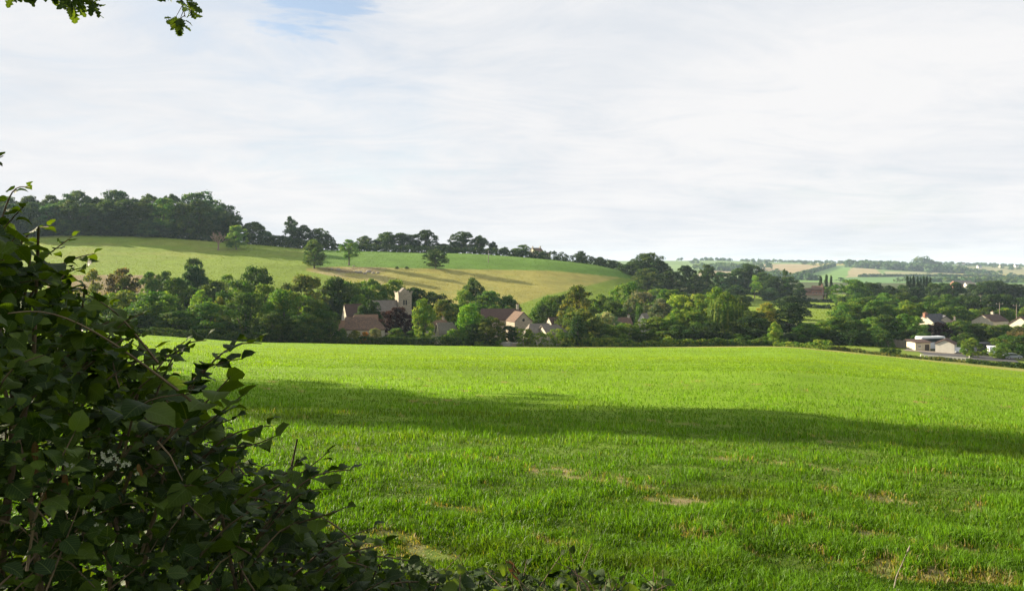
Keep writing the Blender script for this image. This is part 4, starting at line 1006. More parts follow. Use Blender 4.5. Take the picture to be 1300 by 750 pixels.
# ------------------------------------------------------------------ buildings
def face_pt(face, L, Wd, a, off):
    if face == 'front': return (a, -Wd / 2 - off)
    if face == 'back': return (a, Wd / 2 + off)
    if face == 'left': return (-L / 2 - off, a)
    return (L / 2 + off, a)
def opening(parent, L, Wd, face, a, z, w, h, name='window', door=False):
    """a framed window (frame > pane) or a door set a little proud of the wall"""
    if name.startswith('door'):
        mb = MB()
        x, y = face_pt(face, L, Wd, a, 0)
        if face in ('front', 'back'): mb.box(x - w / 2, x + w / 2, y - .05, y + .05, z, z + h)
        else: mb.box(x - .05, x + .05, y - w / 2, y + w / 2, z, z + h)
        return mb.build('door', MT['door'], parent)
    f = MB(); g = MB(); x, y = face_pt(face, L, Wd, a, 0); t_ = 0.07
    def bx(m, a0, a1, z0, z1, dd):
        if face in ('front', 'back'): m.box(x + a0, x + a1, y - dd, y + dd, z0, z1)
        else: m.box(x - dd, x + dd, y + a0, y + a1, z0, z1)
    bx(f, -w / 2, -w / 2 + t_, z, z + h, .06); bx(f, w / 2 - t_, w / 2, z, z + h, .06)
    bx(f, -w / 2 + t_, w / 2 - t_, z, z + t_, .058); bx(f, -w / 2 + t_, w / 2 - t_, z + h - t_, z + h, .058); bx(f, -t_ / 3, t_ / 3, z + t_, z + h - t_, .052)
    bx(f, -w / 2 - .08, w / 2 + .08, z - .09, z - .002, .12)
    bx(g, -w / 2 + t_, w / 2 - t_, z + t_, z + h - t_, .03)
    fo = f.build('window', MT['frame'], parent); g.build('pane', MT['glass'], fo); return fo
def roof_solid(mb, L, Wd, ze, zr, over=0.3, hipl=0, hipr=0, th=0.22, cx=0, cy=0, along='x'):
    """pitched roof slab, hips given as inset of the ridge end"""
    hl, hw = L / 2 + over, Wd / 2 + over
    dz = over * (zr - ze) / (Wd / 2)
    A = [(-hl, -hw, ze - dz), (hl, -hw, ze - dz), (hl, hw, ze - dz), (-hl, hw, ze - dz)]
    Rg = [(-hl + hipl, 0, zr), (hl - hipr, 0, zr)]
    top = [(x, y, z + th) for x, y, z in A + Rg]; bot = A + Rg
    vs_ = bot + top
    if along == 'y': vs_ = [(-y, x, z) for x, y, z in vs_]
    vs_ = [(x + cx, y + cy, z) for x, y, z in vs_]
    fs = [(6, 7, 11, 10), (8, 9, 10, 11), (0, 4, 5, 1), (2, 5, 4, 3), (0, 1, 7, 6), (2, 3, 9, 8)]
    fs += [(7, 8, 11), (1, 5, 2), (1, 2, 8, 7)] if hipr else [(1, 5, 11, 7), (5, 2, 8, 11)]     # an open verge shows the gable wall
    fs += [(9, 6, 10), (3, 4, 0), (3, 0, 6, 9)] if hipl else [(3, 4, 10, 9), (4, 0, 6, 10)]
    mb.add(vs_, fs)
def wall_solid(mb, L, Wd, ze, zr, gl=True, gr=True, cx=0, cy=0, along='x', base=-1.5):
    hl, hw = L / 2, Wd / 2
    vs_ = [(-hl, -hw, base), (hl, -hw, base), (hl, hw, base), (-hl, hw, base), (-hl, -hw, ze), (hl, -hw, ze), (hl, hw, ze), (-hl, hw, ze)]
    fs = [(0, 3, 2, 1), (0, 1, 5, 4), (2, 3, 7, 6)]
    n = 8
    if gl: vs_.append((-hl, 0, zr)); fs.append((0, 4, 8, 7, 3)); n = 9
    else: fs.append((0, 4, 7, 3))
    if gr: vs_.append((hl, 0, zr)); fs.append((1, 2, 6, n, 5))
    else: fs.append((1, 2, 6, 5))
    if along == 'y': vs_ = [(-y, x, z) for x, y, z in vs_]
    mb.add([(x + cx, y + cy, z) for x, y, z in vs_], fs)
def chimney(parent, x, y, z0, z1, w=0.7, d=0.5, mat='stone'):
    mb = MB(); mb.box(x - w / 2, x + w / 2, y - d / 2, y + d / 2, z0, z1); mb.box(x - w / 2 - .07, x + w / 2 + .07, y - d / 2 - .07, y + d / 2 + .07, z1, z1 + .14)
    c_ = mb.build('chimney', MT[mat], parent)
    p_ = MB()
    for dx in (-w * .22, w * .22): p_.tube([(x + dx, y, z1 + .14), (x + dx, y, z1 + .55)], [.12, .10], 8)
    p_.build('chimney_pot', MT['orange_tile'], c_); return c_
def house(name, label, px, Y, rot, L, Wd, ze, zr, wall='stone', roof='red_tile', hipl=0, hipr=0, wins=(), chims=(), cat='house', zoff=0.0, over=0.3, thr=0.22):
    X = PXY(px, Y); root = empty(name, (X, Y, gz1(X, Y) + zoff), R(rot)); tag(root, label, cat)
    w_ = MB(); wall_solid(w_, L, Wd, ze, zr, hipl == 0, hipr == 0); w_.build('wall', MT[wall], root)
    r_ = MB(); roof_solid(r_, L, Wd, ze, zr, over, hipl, hipr, thr); ro = r_.build('roof', MT[roof], root)
    for wv in wins: opening(root, L, Wd, *wv)
    for cv in chims: chimney(ro, *cv)
    return root
def z_of(px, py, Y): return EYE + (HOR - py) / FPX * Y - gz1(PXY(px, Y), Y)   # height above the ground there

# church: nave and tower with a little gabled cap
Y0 = 262; cX = PXY(512, Y0); cg = gz1(cX, Y0)
church = empty('church', (cX, Y0, cg), R(23)); tag(church, 'small stone village church with square tower and grey nave roof', 'church')
tw = 4.4; zt = z_of(512, 373.5, Y0); zb = zt - 9
mb = MB(); mb.box(-tw / 2, tw / 2, -tw / 2, tw / 2, -2, zt); tower = mb.build('tower', MT['stone'], church)
mb = MB()
for x0, x1, y0, y1 in ((-tw / 2 - .12, tw / 2 + .12, -tw / 2 - .12, -tw / 2 + .3), (-tw / 2 - .12, tw / 2 + .12, tw / 2 - .3, tw / 2 + .12), (-tw / 2 - .12, -tw / 2 + .3, -tw / 2 + .3, tw / 2 - .3), (tw / 2 - .3, tw / 2 + .12, -tw / 2 + .3, tw / 2 - .3)):
    mb.box(x0, x1, y0, y1, zt + .003, zt + .62)
mb.box(-tw / 2 - .09, tw / 2 + .09, -tw / 2 - .09, tw / 2 + .09, zt - 1.3, zt - 1.12)
for sx in (-1, 1):
    for sy in (-1, 1):
        mb.box(sx * tw / 2 - .3, sx * tw / 2 + .3, sy * tw / 2 - .3, sy * tw / 2 + .3, zt + .62, zt + 1.05)
mb.build('parapet', MT['stone'], tower)
mb = MB(); wall_solid(mb, 3.2, 2.8, 0.7, 2.0, base=0.0, along='y'); v2 = [(x, y, z + zt) for x, y, z in mb.v]; mb.v = v2
mb.build('tower_gable', MT['stone'], tower)
mb = MB(); roof_solid(mb, 2.7, 2.8, 0.7, 2.0, 0.12, th=.12, along='y'); mb.v = [(x, y, z + zt) for x, y, z in mb.v]; mb.build('tower_roof', MT['grey_tile'], tower)
mb = MB()
for dx in (-.38, .38): mb.box(dx - .24, dx + .24, -tw / 2 - .03, -tw / 2 + .05, zt - 3.4, zt - 1.8)
mb.build('belfry_window', MT['glass'], tower)
mb = MB(); mb.box(-tw / 2 - .03, -tw / 2 + .05, -.35, .35, zt - 3.3, zt - 1.8); mb.build('belfry_window', MT['glass'], tower)
mb = MB(); mb.box(-.25, .25, -tw / 2 - .03, -tw / 2 + .05, zt - 7, zt - 5.9); mb.build('slit_window', MT['glass'], tower)
nl = 8.4; nz_ = z_of(492, 381, Y0); 
mb = MB(); wall_solid(mb, nl, 5.6, nz_ - 3.6, nz_, cx=-tw / 2 - nl / 2 - .01); mb.build('wall', MT['stone'], church)
mb = MB(); roof_solid(mb, nl - .3, 5.6, nz_ - 3.6, nz_, .2, cx=-tw / 2 - nl / 2 - .2); mb.build('roof', MT['grey_tile'], church)
for a in (-6.5, -4.2): 
    mb = MB(); mb.box(a - .5 - 1, a + .5 - 1, -2.86, -2.75, nz_ - 5.8, nz_ - 4.3); mb.build('nave_window', MT['glass'], church)

# long red-roofed house with a hipped end and a gabled porch
Y0 = 222; zr = z_of(462, 403, Y0); ze = z_of(462, 416.5, Y0)
hA = house('house', 'low cream house with long weathered red roof and gabled porch, behind the clipped hedge', 464, Y0, 8, 10.6, 6.6, ze, zr, 'lime', 'red_tile', 0, 3.2,
    wins=[('front', -3.6, .9, 1.3, 1.1), ('front', 3.9, .9, 1.1, 1.1), ('front', -1.6, .9, .9, 1.1)], chims=())
mb = MB(); wall_solid(mb, 3.0, 2.6, 2.3, 3.6, along='y', cx=1.0, cy=-4.2, base=-1); pw = mb.build('porch', MT['lime'], hA)
mb = MB(); roof_solid(mb, 3.0, 2.6, 2.3, 3.6, .25, along='y', cx=1.0, cy=-4.2); mb.build('porch_roof', MT['grey_tile'], hA)
mb = MB(); mb.box(.45, 1.65, -5.76, -5.66, -.5, 2.05); mb.build('door', MT['door'], hA)
mb = MB(); wall_solid(mb, 4.6, 5.6, ze - .4, zr - .9, cx=-7.62, base=-1); mb.build('wing_wall', MT['lime'], hA)
mb = MB(); roof_solid(mb, 4.4, 5.6, ze - .4, zr - .9, .25, cx=-7.75); mb.build('wing_roof', MT['orange_tile'], hA)
fo = MB(); fo.box(-8.6, -7.4, -2.88, -2.75, .8, 1.9); fo.build('window', MT['glass'], hA)
house('house', 'orange-tiled roof just showing over the long red-roofed house', 462, 232, 12, 7.6, 5.0, z_of(462, 408, 232), z_of(462, 400, 232), 'lime', 'orange_tile', 1.5, 0, wins=[('front', 0, 1, 1, 1)])
house('barn', 'tall barn with narrow pale lit gable end and dark roof beside the black yew', 449, 244, 38, 6.4, 3.4, z_of(449, 402, 244), z_of(449, 386.5, 244), 'lime', 'brown_tile', cat='barn', over=.05, wins=[('front', 0, 2, .8, .8)])
# orange cottage
Y0 = 222
c1 = house('cottage', 'small cottage with patched orange and grey roof between birch and vivid maple', 568, Y0, 20, 5.6, 4.6, z_of(568, 422, Y0), z_of(568, 410, Y0), 'lime', 'grey_tile', 0, 1.6,
      wins=[('front', -1.2, .8, .9, 1.0), ('front', 1.2, .8, .9, 1.0)], cat='cottage')
house('cottage', 'steep orange-tiled gabled cottage half hidden by the birch', 557, 227, 60, 6.0, 4.4, z_of(557, 417, 227), z_of(557, 407, 227), 'lime', 'orange_tile', wins=[('left', 0, 1, .9, 1)], chims=[(2.2, 0, 3.0, z_of(557, 404, 227))], cat='cottage')
# house with the long dark roof and the stone gable
Y0 = 246
house('house', 'long house with dark brown roof above the olive shrub', 636, Y0 + 4, 4, 12.0, 6.2, z_of(636, 405, Y0), z_of(636, 393, Y0), 'stone', 'brown_tile', wins=[('front', -3, 2.2, 1.1, 1.2), ('front', 0, 2.2, 1.1, 1.2)], chims=[(5.2, 0, z_of(656, 396, Y0), z_of(656, 388, Y0), .75, .7, 'lime')])
Y0 = 236
hc = house('house', 'stone gabled house with round window and sunlit cream side wall', 659, Y0, 117, 5.6, 5.8, z_of(656, 407.5, Y0), z_of(656, 396, Y0), 'stone', 'red_tile', wins=[('left', -1.5, .8, .9, 1.1), ('left', 1.5, .8, .9, 1.1), ('back', -.6, 1.5, .8, 1.0)], over=.12)
hz = z_of(656, 405.5, Y0)
mb = MB(); 
ring = [(-2.84, .42 * math.cos(k * math.pi / 6), hz + .42 * math.sin(k * math.pi / 6)) for k in range(12)]
mb.add(ring + [(-2.78, y, z) for _, y, z in ring], [tuple(range(12))[::-1]] + [(k, (k + 1) % 12, 12 + (k + 1) % 12, 12 + k) for k in range(12)])
mb.build('round_window', MT['glass'], hc)
# cluster with grey roofs
Y0 = 224
house('cottage', 'white cottage with mossy grey roof at the lane, nearest the stone gable', 682, Y0, 14, 6.6, 5.4, z_of(682, 422, Y0), z_of(682, 411.5, Y0), 'lime', 'grey_tile', 1.4, 0, wins=[('front', -1.4, .8, 1.0, .9), ('front', .4, .8, 1.0, .9)], cat='cottage')
house('cottage', 'low cottage with ribbed grey roof hipped towards the hedge', 702, Y0 - 1, 30, 7.2, 5.6, z_of(702, 422.5, Y0), z_of(702, 413, Y0), 'lime', 'grey_tile', 0, 2.4, wins=[('left', 0, .8, 1.0, .9), ('front', -1.2, .8, 1.0, .9)], cat='cottage')
house('cottage', 'dark brown-roofed cottage with bright narrow yellowish gable', 708, 246, 30, 6.6, 4.8, z_of(708, 414, 246), z_of(708, 403, 246), 'lime', 'brown_tile', wins=[('front', 0, 1.2, .9, 1.0)], cat='cottage', over=.08)
house('cottage', 'half-hidden dark reddish roof with pale chimney deep among the trees', 789, 236, 10, 5.4, 4.6, z_of(789, 411, 236), z_of(789, 403.5, 236), 'lime', 'red_tile', chims=[(2.2, 0, z_of(797, 406, 236), z_of(797, 400.5, 236), .6, .5, 'lime')], wins=[('front', 0, 1, .9, 1)], cat='cottage', over=.1)
house('cottage', 'tiny pale gable peeping out below the silvery willow', 818, 238, 60, 4.2, 2.4, z_of(818, 406, 238), z_of(818, 398, 238), 'white', 'grey_tile', cat='cottage', wins=[('left', 0, 1.2, .6, .8)], over=.05)
# ridge house
Y0 = 541
house('house', 'cream two-storey house standing alone on the ridge', 681, Y0, 40, 8.0, 6.4, z_of(681, 320, Y0), z_of(681, 315, Y0), 'lime', 'red_tile', chims=[(3.4, 0, 5, z_of(686, 313.6, Y0), .9, .7, 'lime'), (-3.4, 0, 5, z_of(686, 314, Y0), .9, .7, 'lime')], wins=[('left', -1.4, 3.4, 1.1, 1.2), ('left', 1.4, 3.4, 1.1, 1.2), ('front', 0, 3.4, 1.1, 1.2)], over=.15)
house('outbuilding', 'low pale outbuilding tucked against the ridge house', 693, Y0 - 1, 10, 6.0, 4.0, z_of(693, 322.5, Y0), z_of(693, 320.5, Y0), 'lime', 'grey_tile', cat='outbuilding', over=.1, wins=[('front', 0, 1, 1, .8)])
# brick farmhouse beyond the meadow
Y0 = 545
house('farmhouse', 'red brick farmhouse with tall gable in front of the slim poplars', 1038, Y0, -35, 7.0, 6.0, z_of(1037, 367.5, Y0), z_of(1037, 363, Y0), 'brick', 'red_tile', chims=[(2.8, 0, 5, z_of(1037, 361, Y0), .9, .8, 'brick')], wins=[('front', -2.2, 3.2, 1.1, 1.3), ('front', 0, 3.2, 1.1, 1.3), ('front', 2.2, 3.2, 1.1, 1.3), ('right', 0, 3.2, 1.1, 1.3)])
house('outbuilding', 'lower brick wing and red roof beside the brick farmhouse', 1028, Y0 + 2, 0, 6.6, 4.6, z_of(1027, 370.5, Y0), z_of(1027, 366, Y0), 'brick', 'red_tile', cat='outbuilding', wins=[('front', -2, 1, 1, 1), ('front', 2, 1, 1, 1)])
house('outbuilding', 'long low pale stone shed in front of the brick farmhouse', 1031, Y0 - 9, 3, 13, 4.0, z_of(1031, 374.5, Y0 - 9), z_of(1031, 372.5, Y0 - 9), 'stone', 'orange_tile', cat='outbuilding', wins=[('front', 0, .6, 1, .8)])
# right-hand village
Y0 = 268
house('house', 'slate-roofed house with orange brick chimney and sunlit cream gable', 1184, Y0, 30, 9.0, 7.4, z_of(1184, 410, Y0), z_of(1184, 399, Y0), 'lime', 'slate', chims=[(-4.1, 0, z_of(1172, 402, Y0), z_of(1172, 396.5, Y0), 1.5, .8, 'brick')], wins=[('front', -2, 2.0, 1.1, 1.2), ('left', 0, 2.0, 1.0, 1.2)], over=.12)
house('house', 'dark slate roof with pale ridge line joining the slate-roofed house', 1197, Y0 + 1, 76, 7.0, 5.8, z_of(1197, 409, Y0), z_of(1197, 400.5, Y0), 'lime', 'slate', wins=[('left', 0, 1.5, 1.0, 1.2)])
house('house', 'cream gable with slender chimney between slate roof and garden trees', 1212, 262, 60, 5.0, 3.4, z_of(1212, 411, 262), z_of(1212, 406.5, 262), 'lime', 'brown_tile', chims=[(-2.2, 0, 3, z_of(1212, 402.5, 262), .7, .5, 'lime')], cat='house', over=.08, wins=[('left', 0, 1.2, .7, .9)])
house('house', 'brown-roofed house with broad sunlit cream gable and central chimney', 1257, 276, 32, 10.0, 7.2, z_of(1257, 407, 276), z_of(1257, 399.5, 276), 'lime', 'brown_tile', chims=[(1.5, 0, z_of(1262, 401, 276), z_of(1262, 396.5, 276), .9, .7, 'lime')], wins=[('front', -2, 1.2, 1.1, 1.2), ('front', 2, 1.2, 1.1, 1.2)], over=.12)
house('house', 'cream gabled house cut by the edge of the view, last of the row', 1303, 262, 30, 8.0, 6.6, z_of(1303, 411, 262), z_of(1303, 402, 262), 'lime', 'brown_tile', wins=[('front', 0, 1.2, 1.1, 1.2), ('left', 0, 1.5, 1.0, 1.2)])
# farm sheds and far houses
house('farm_shed', 'long grey-roofed farm shed beyond the dark trees', 1221, 980, 8, 24, 12, 4.5, 8.5, 'brick', 'grey_tile', cat='shed', wins=[('front', 0, 1, 2, 1.4)])
house('farm_shed', 'pale-walled farm shed next to the long grey-roofed shed', 1231, 960, -10, 10, 9, 4.0, 6.5, 'white', 'grey_tile', cat='shed', wins=[('front', 0, 1, 2, 1.4)])
for px, py, rot, L_, lab, wl_, rf_ in ((1085, 337.5, 20, 20, 'far white farmhouse beside the blue wood on the skyline', 'white', 'grey_tile'), (1220, 336.5, 5, 30, 'long far pale farm building on the skyline past the blue wood', 'white', 'orange_tile'),
     (1243, 340, 15, 16, 'small far white house below the long pale farm building', 'white', 'slate'), (1290, 339, 10, 14, 'last far white house towards the hazy plain', 'white', 'slate'), (1271, 339.5, 10, 12, 'small far pale cottage near the end of the ridge', 'lime', 'red_tile')):
    Yf = min(y_at(px, py + 0.5), 3300)
    house('farmhouse', lab, px, Yf, rot, L_, 10, 6, 11, wl_, rf_, wins=[('front', -3, 3, 1.5, 1.6), ('front', 3, 3, 1.5, 1.6)], cat='farmhouse', zoff=1)

# ------------------------------------------------------------------ yard on the right: lane, car park, sheds, vehicles
def strip(name, pts, w, dz, mat, label, cat='road', sub=6):
    P = []
    for (a, b), (c, d) in zip(pts[:-1], pts[1:]):
        for k in range(sub): f = k / sub; P.append((a + (c - a) * f, b + (d - b) * f))
    P.append(pts[-1]); P = [(PXY(a, b), b) for a, b in P]
    V_, F_ = [], []
    nx_ = 5
    for i, (x, y) in enumerate(P):
        x0, y0 = P[max(i - 1, 0)]; x1, y1 = P[min(i + 1, len(P) - 1)]; L = math.dist((x0, y0), (x1, y1)); nx, ny = -(y1 - y0) / L, (x1 - x0) / L
        for k in range(nx_):
            o_ = (k / (nx_ - 1) - .5) * w; V_.append((x + nx * o_, y + ny * o_, gz1(x + nx * o_, y + ny * o_) + dz))
    for i in range(len(P) - 1):
        for k in range(nx_ - 1): F_.append((i * nx_ + k, (i + 1) * nx_ + k, (i + 1) * nx_ + k + 1, i * nx_ + k + 1))
    F_ = [f[::-1] for f in F_]
    o = link(name, np_mesh(name, V_, F_, mat)); tag(o, label, cat, kind='structure'); return o
strip('lane', [(1010, 208), (1060, 201.5), (1120, 192), (1170, 187), (1230, 182), (1300, 174), (1400, 164)], 2.6, 0.06, MT['lane'], 'pale lane running along the edge of the field')
strip('track', [(648, 211), (646, 218), (644, 228), (640, 240)], 4.0, 0.10, MT['lane'], 'lane leading from the field gateway into the village')
strip('car_park', [(1172, 199), (1210, 197), (1250, 195), (1290, 192)], 15.0, 0.10, MT['asphalt'], 'dark asphalt car park below the sheds')
strip('yard', [(1146, 211), (1180, 209), (1240, 208)], 9.0, 0.08, MT['lane'], 'dusty yard in front of the sheds')
# grey board fence
def along(px0, Y0, px1, Y1, n): return [(PXY(px0 + (px1 - px0) * k / n, Y0 + (Y1 - Y0) * k / n), Y0 + (Y1 - Y0) * k / n) for k in range(n + 1)]
pts = along(1121, 226, 1153, 222, 6)
fr0 = empty('fence', (pts[0][0], pts[0][1], gz1(*pts[0]))); tag(fr0, 'tall grey board fence at the back of the small paddock', 'fence')
ox, oy, oz = fr0.location
for (x0, y0), (x1, y1) in zip(pts[:-1], pts[1:]):
    m = MB(); g0, g1 = gz1(x0, y0), gz1(x1, y1); nb = 8
    for k in range(nb):
        f0, f1 = k / nb + .004, (k + 1) / nb - .004
        xa, ya, xb, yb = x0 + (x1 - x0) * f0 - ox, y0 + (y1 - y0) * f0 - oy, x0 + (x1 - x0) * f1 - ox, y0 + (y1 - y0) * f1 - oy
        h_ = 2.35 + .05 * math.sin(k * 2.3 + x0); gg = g0 - oz - .1
        m.add([(xa, ya, gg), (xb, yb, gg), (xb, yb + .03, gg), (xa, ya + .03, gg), (xa, ya, gg + h_), (xb, yb, gg + h_), (xb, yb + .03, gg + h_), (xa, ya + .03, gg + h_)],
              [(0, 3, 2, 1), (4, 5, 6, 7), (0, 1, 5, 4), (1, 2, 6, 5), (2, 3, 7, 6), (3, 0, 4, 7)])
    m.build('board_panel', MT['wood'], fr0)
for x, y in pts:
    m = MB(); m.box(x - ox - .07, x - ox + .07, y - oy - .12, y - oy - .02, gz1(x, y) - oz - .3, gz1(x, y) - oz + 2.5); m.build('post', MT['wood'], fr0)
# low white wall with a rail along the lane
pts = along(1169, 189.5, 1231, 184.5, 12)
fr1 = empty('roadside_rail', (pts[0][0], pts[0][1], gz1(*pts[0]))); tag(fr1, 'low pale concrete rail along the lane below the car park', 'rail'); ox, oy, oz = fr1.location
m = MB(); zs = [gz1(x, y) - oz for x, y in pts]
for i in range(len(pts) - 1):
    (x0, y0), (x1, y1) = pts[i], pts[i + 1]
    q = [(x0 - ox, y0 - oy), (x1 - ox, y1 - oy), (x1 - ox, y1 - oy + .18), (x0 - ox, y0 - oy + .18)]
    m.add([(a, b, z) for (a, b), z in zip(q, (zs[i] + .55, zs[i + 1] + .55, zs[i + 1] + .55, zs[i] + .55))] + [(a, b, z) for (a, b), z in zip(q, (zs[i] + .8, zs[i + 1] + .8, zs[i + 1] + .8, zs[i] + .8))],
          [(0, 3, 2, 1), (4, 5, 6, 7), (0, 1, 5, 4), (2, 3, 7, 6), (1, 2, 6, 5), (3, 0, 4, 7)])
m.build('rail', MT['white'], fr1)
for i, (x, y) in enumerate(pts):
    m = MB(); m.box(x - ox - .08, x - ox + .08, y - oy + .02, y - oy + .16, zs[i] - .3, zs[i] + (1.25 if i == len(pts) - 1 else .55)); m.build('post', MT['white'], fr1)
# gateway walls by the lane in the middle
for px, lab in ((640, 'short grey stone gateway wall on the hedge side of the lane'), (657, 'short grey stone gateway wall on the cottage side of the lane')):
    x, y = PXY(px, 213.5), 213.5; root = empty('gateway_wall', (x, y, gz1(x, y)), R(10)); tag(root, lab, 'wall')
    m = MB(); m.box(-1.6, 1.1, -.25, .25, -.5, 1.0); m.build('wall', MT['stone'], root)
    m = MB(); m.box(1.102, 1.7, -.33, .33, -.5, 1.35); m.build('pillar', MT['stone'], root); m = MB(); m.box(-1.65, 1.1, -.3, .3, 1.002, 1.1); m.build('coping', MT['white'], root)
gx, gy = PXY(643, 212.3), 212.3
gate = empty('field_gate', (gx, gy, gz1(gx, gy)), R(-12)); tag(gate, 'pale open field gate by the lane gateway', 'gate')
m = MB()
for k in range(5): m.box(-1.5, 1.5, -.025, .025, .25 + k * .22, .33 + k * .22)
m.build('bars', MT['metal'], gate)
for x_ in (-1.55, 1.55): m = MB(); m.box(x_ - .06, x_ + .06, -.06, .06, -.3, 1.3); m.build('post', MT['wood'], gate)

# sheds
Y0 = 214; X0 = PXY(1166, Y0)
sh = empty('shed', (X0, Y0, gz1(X0, Y0)), R(12)); tag(sh, 'low white shed with flat brown roof in front of the coach', 'shed')
m = MB(); m.box(-2.3, 2.3, -1.7, 1.7, -1, 2.2); m.build('wall', MT['lime'], sh)
m = MB(); m.add([(-2.6, -2.0, 2.203), (2.6, -2.0, 2.203), (2.6, 2.0, 2.7), (-2.6, 2.0, 2.7), (-2.6, -2.0, 2.36), (2.6, -2.0, 2.36), (2.6, 2.0, 2.86), (-2.6, 2.0, 2.86)], [(0, 3, 2, 1), (4, 5, 6, 7), (0, 1, 5, 4), (1, 2, 6, 5), (2, 3, 7, 6), (3, 0, 4, 7)]); m.build('roof', MT['brown_tile'], sh)
m = MB(); m.box(.6, 1.9, -1.76, -1.68, 0, 1.7); m.build('door', MT['door'], sh); opening(sh, 4.6, 3.4, 'front', -1.1, .9, .9, .7)
house('garage', 'pale boarded garage with shallow brown gable roof facing the car park', 1201, 209, 55, 5.0, 4.4, 2.4, 3.5, 'white', 'brown_tile', cat='garage', over=.2, wins=[('front', 0, .9, .9, .7)])
house('container', 'blue-black container shed among the bushes by the car park', 1243, 212, 20, 5.2, 3.0, 2.6, 2.75, 'glass', 'slate', cat='container', over=.05)
# vehicles
def wheel(parent, x, y, r_=.33, w=.2):
    m = MB(); m.tube([(x, y - w / 2, r_), (x, y + w / 2, r_)], r_, 16); wo = m.build('wheel', MT['rubber'], parent)
    m = MB(); m.tube([(x, y - w / 2 - .012, r_), (x, y + w / 2 + .012, r_)], r_ * .6, 12); m.build('rim', MT['metal'], wo)
def profile_body(mb, prof, w):
    n = len(prof); mb.add([(x, -w / 2, z) for x, z in prof] + [(x, w / 2, z) for x, z in prof], [tuple(range(n)), tuple(reversed(range(n, 2 * n)))] + [(k, k + n, (k + 1) % n + n, (k + 1) % n) for k in range(n)])
def car(px, Y, rot, paint, label, van=False):
    X = PXY(px, Y); root = empty('van' if van else 'parked_car', (X, Y, gz1(X, Y) + .1), R(rot)); tag(root, label, 'van' if van else 'car')
    m = MB()
    if van: profile_body(m, [(-2.5, .35), (2.45, .35), (2.5, 1.0), (1.9, 1.25), (1.35, 2.1), (1.1, 2.25), (-2.45, 2.25), (-2.5, 1.2)], 1.95)
    else: profile_body(m, [(-2.05, .3), (2.05, .3), (2.1, .62), (1.9, .82), (1.0, .92), (.45, 1.38), (-1.1, 1.42), (-1.75, .98), (-2.08, .9)], 1.7)
    m.build('body', MT[paint], root, bevel=.05)
    m = MB()
    if van: profile_body(m, [(1.82, 1.3), (1.38, 2.02), (.6, 2.02), (.6, 1.3)], 1.98)
    else: profile_body(m, [(.88, .95), (.42, 1.30), (-1.02, 1.34), (-1.5, .98)], 1.74)
    m.build('window', MT['glass'], root)
    for x in (-1.3, 1.3):
        for y in (-.78, .78): wheel(root, x, y)
    for y in (-.6, .6): m = MB(); m.box(2.02 if not van else 2.42, 2.12 if not van else 2.54, y - .17, y + .17, .62, .76); m.build('headlight', MT['glass'], root)
    return root
Y0 = 219; X0 = PXY(1181, Y0)
co = empty('coach', (X0, Y0, gz1(X0, Y0) + .05), R(14)); co.scale = (1, 1, 1.12); tag(co, 'white coach with dark window band parked behind the white shed', 'coach')
m = MB(); profile_body(m, [(-3.9, .4), (3.9, .4), (3.95, 1.4), (3.8, 3.1), (3.6, 3.35), (-3.7, 3.35), (-3.9, 3.1)], 2.5); m.build('body', MT['paintw'], co, bevel=.06)
for y in (-1.27, 1.27):
    m = MB(); m.box(-3.5, 3.3, y - .02, y + .02, 2.0, 2.9); m.build('side_window', MT['glass'], co)
m = MB(); m.add([(3.965, -1.05, 1.5), (3.965, 1.05, 1.5), (3.85, 1.05, 2.95), (3.85, -1.05, 2.95)], [(0, 1, 2, 3)]); m.build('windscreen', MT['glass'], co)
for x in (-2.5, 2.4):
    for y in (-1.13, 1.13): wheel(co, x, y, .48, .28)
for y in (-.9, .9): m = MB(); m.box(3.85, 3.99, y - .2, y + .2, .7, .9); m.build('headlight', MT['metal'], co)
car(1217, 207, 200, 'paintw', 'white parked car just past the pale garage')
car(1214, 213, 190, 'paintd', 'dark parked car behind the white one')
car(1259, 208, 70, 'paintw', 'white van parked beside the blue-black container', van=True)
car(1285, 196, 0, 'paints', 'silver car under the brownish leafy tree')
# poles
def pole(px, base, top, label, arm=1.2, rad=.13, Y=None):
    Y = Y or y_at(px, base); X = PXY(px, Y); g = gz1(X, Y); h = EYE + (HOR - top) / FPX * Y - g
    root = empty('utility_pole', (X, Y, g)); tag(root, label, 'pole')
    m = MB(); m.tube([(0, 0, -.5), (0, 0, h)], [rad, rad * .7], 8); m.build('pole', MT['pale_bark'], root)
    if arm:
        m = MB(); m.box(-arm, arm, -.05, .05, h - .6, h - .45); m.build('crossarm', MT['pale_bark'], root)
        for x in (-arm + .1, 0, arm - .1): m = MB(); m.tube([(x, 0, h - .45), (x, 0, h - .2)], .05, 6); m.build('insulator', MT['metal'], root)
pole(1290.5, 0, 386, 'tall pale utility pole among the gables', Y=268)
pole(1269, 0, 384, 'pale utility pole behind the brown-roofed house', Y=284)
pole(1245, 0, 374, 'slender utility pole against the dark clump', Y=360, arm=.8)
pole(620, 334, 318, 'thin grey pole standing in the green pasture under the ridge', arm=.5, rad=.2)
pole(1048, 0, 372, 'short pole beside the brick farmhouse sheds', Y=520, arm=.7)
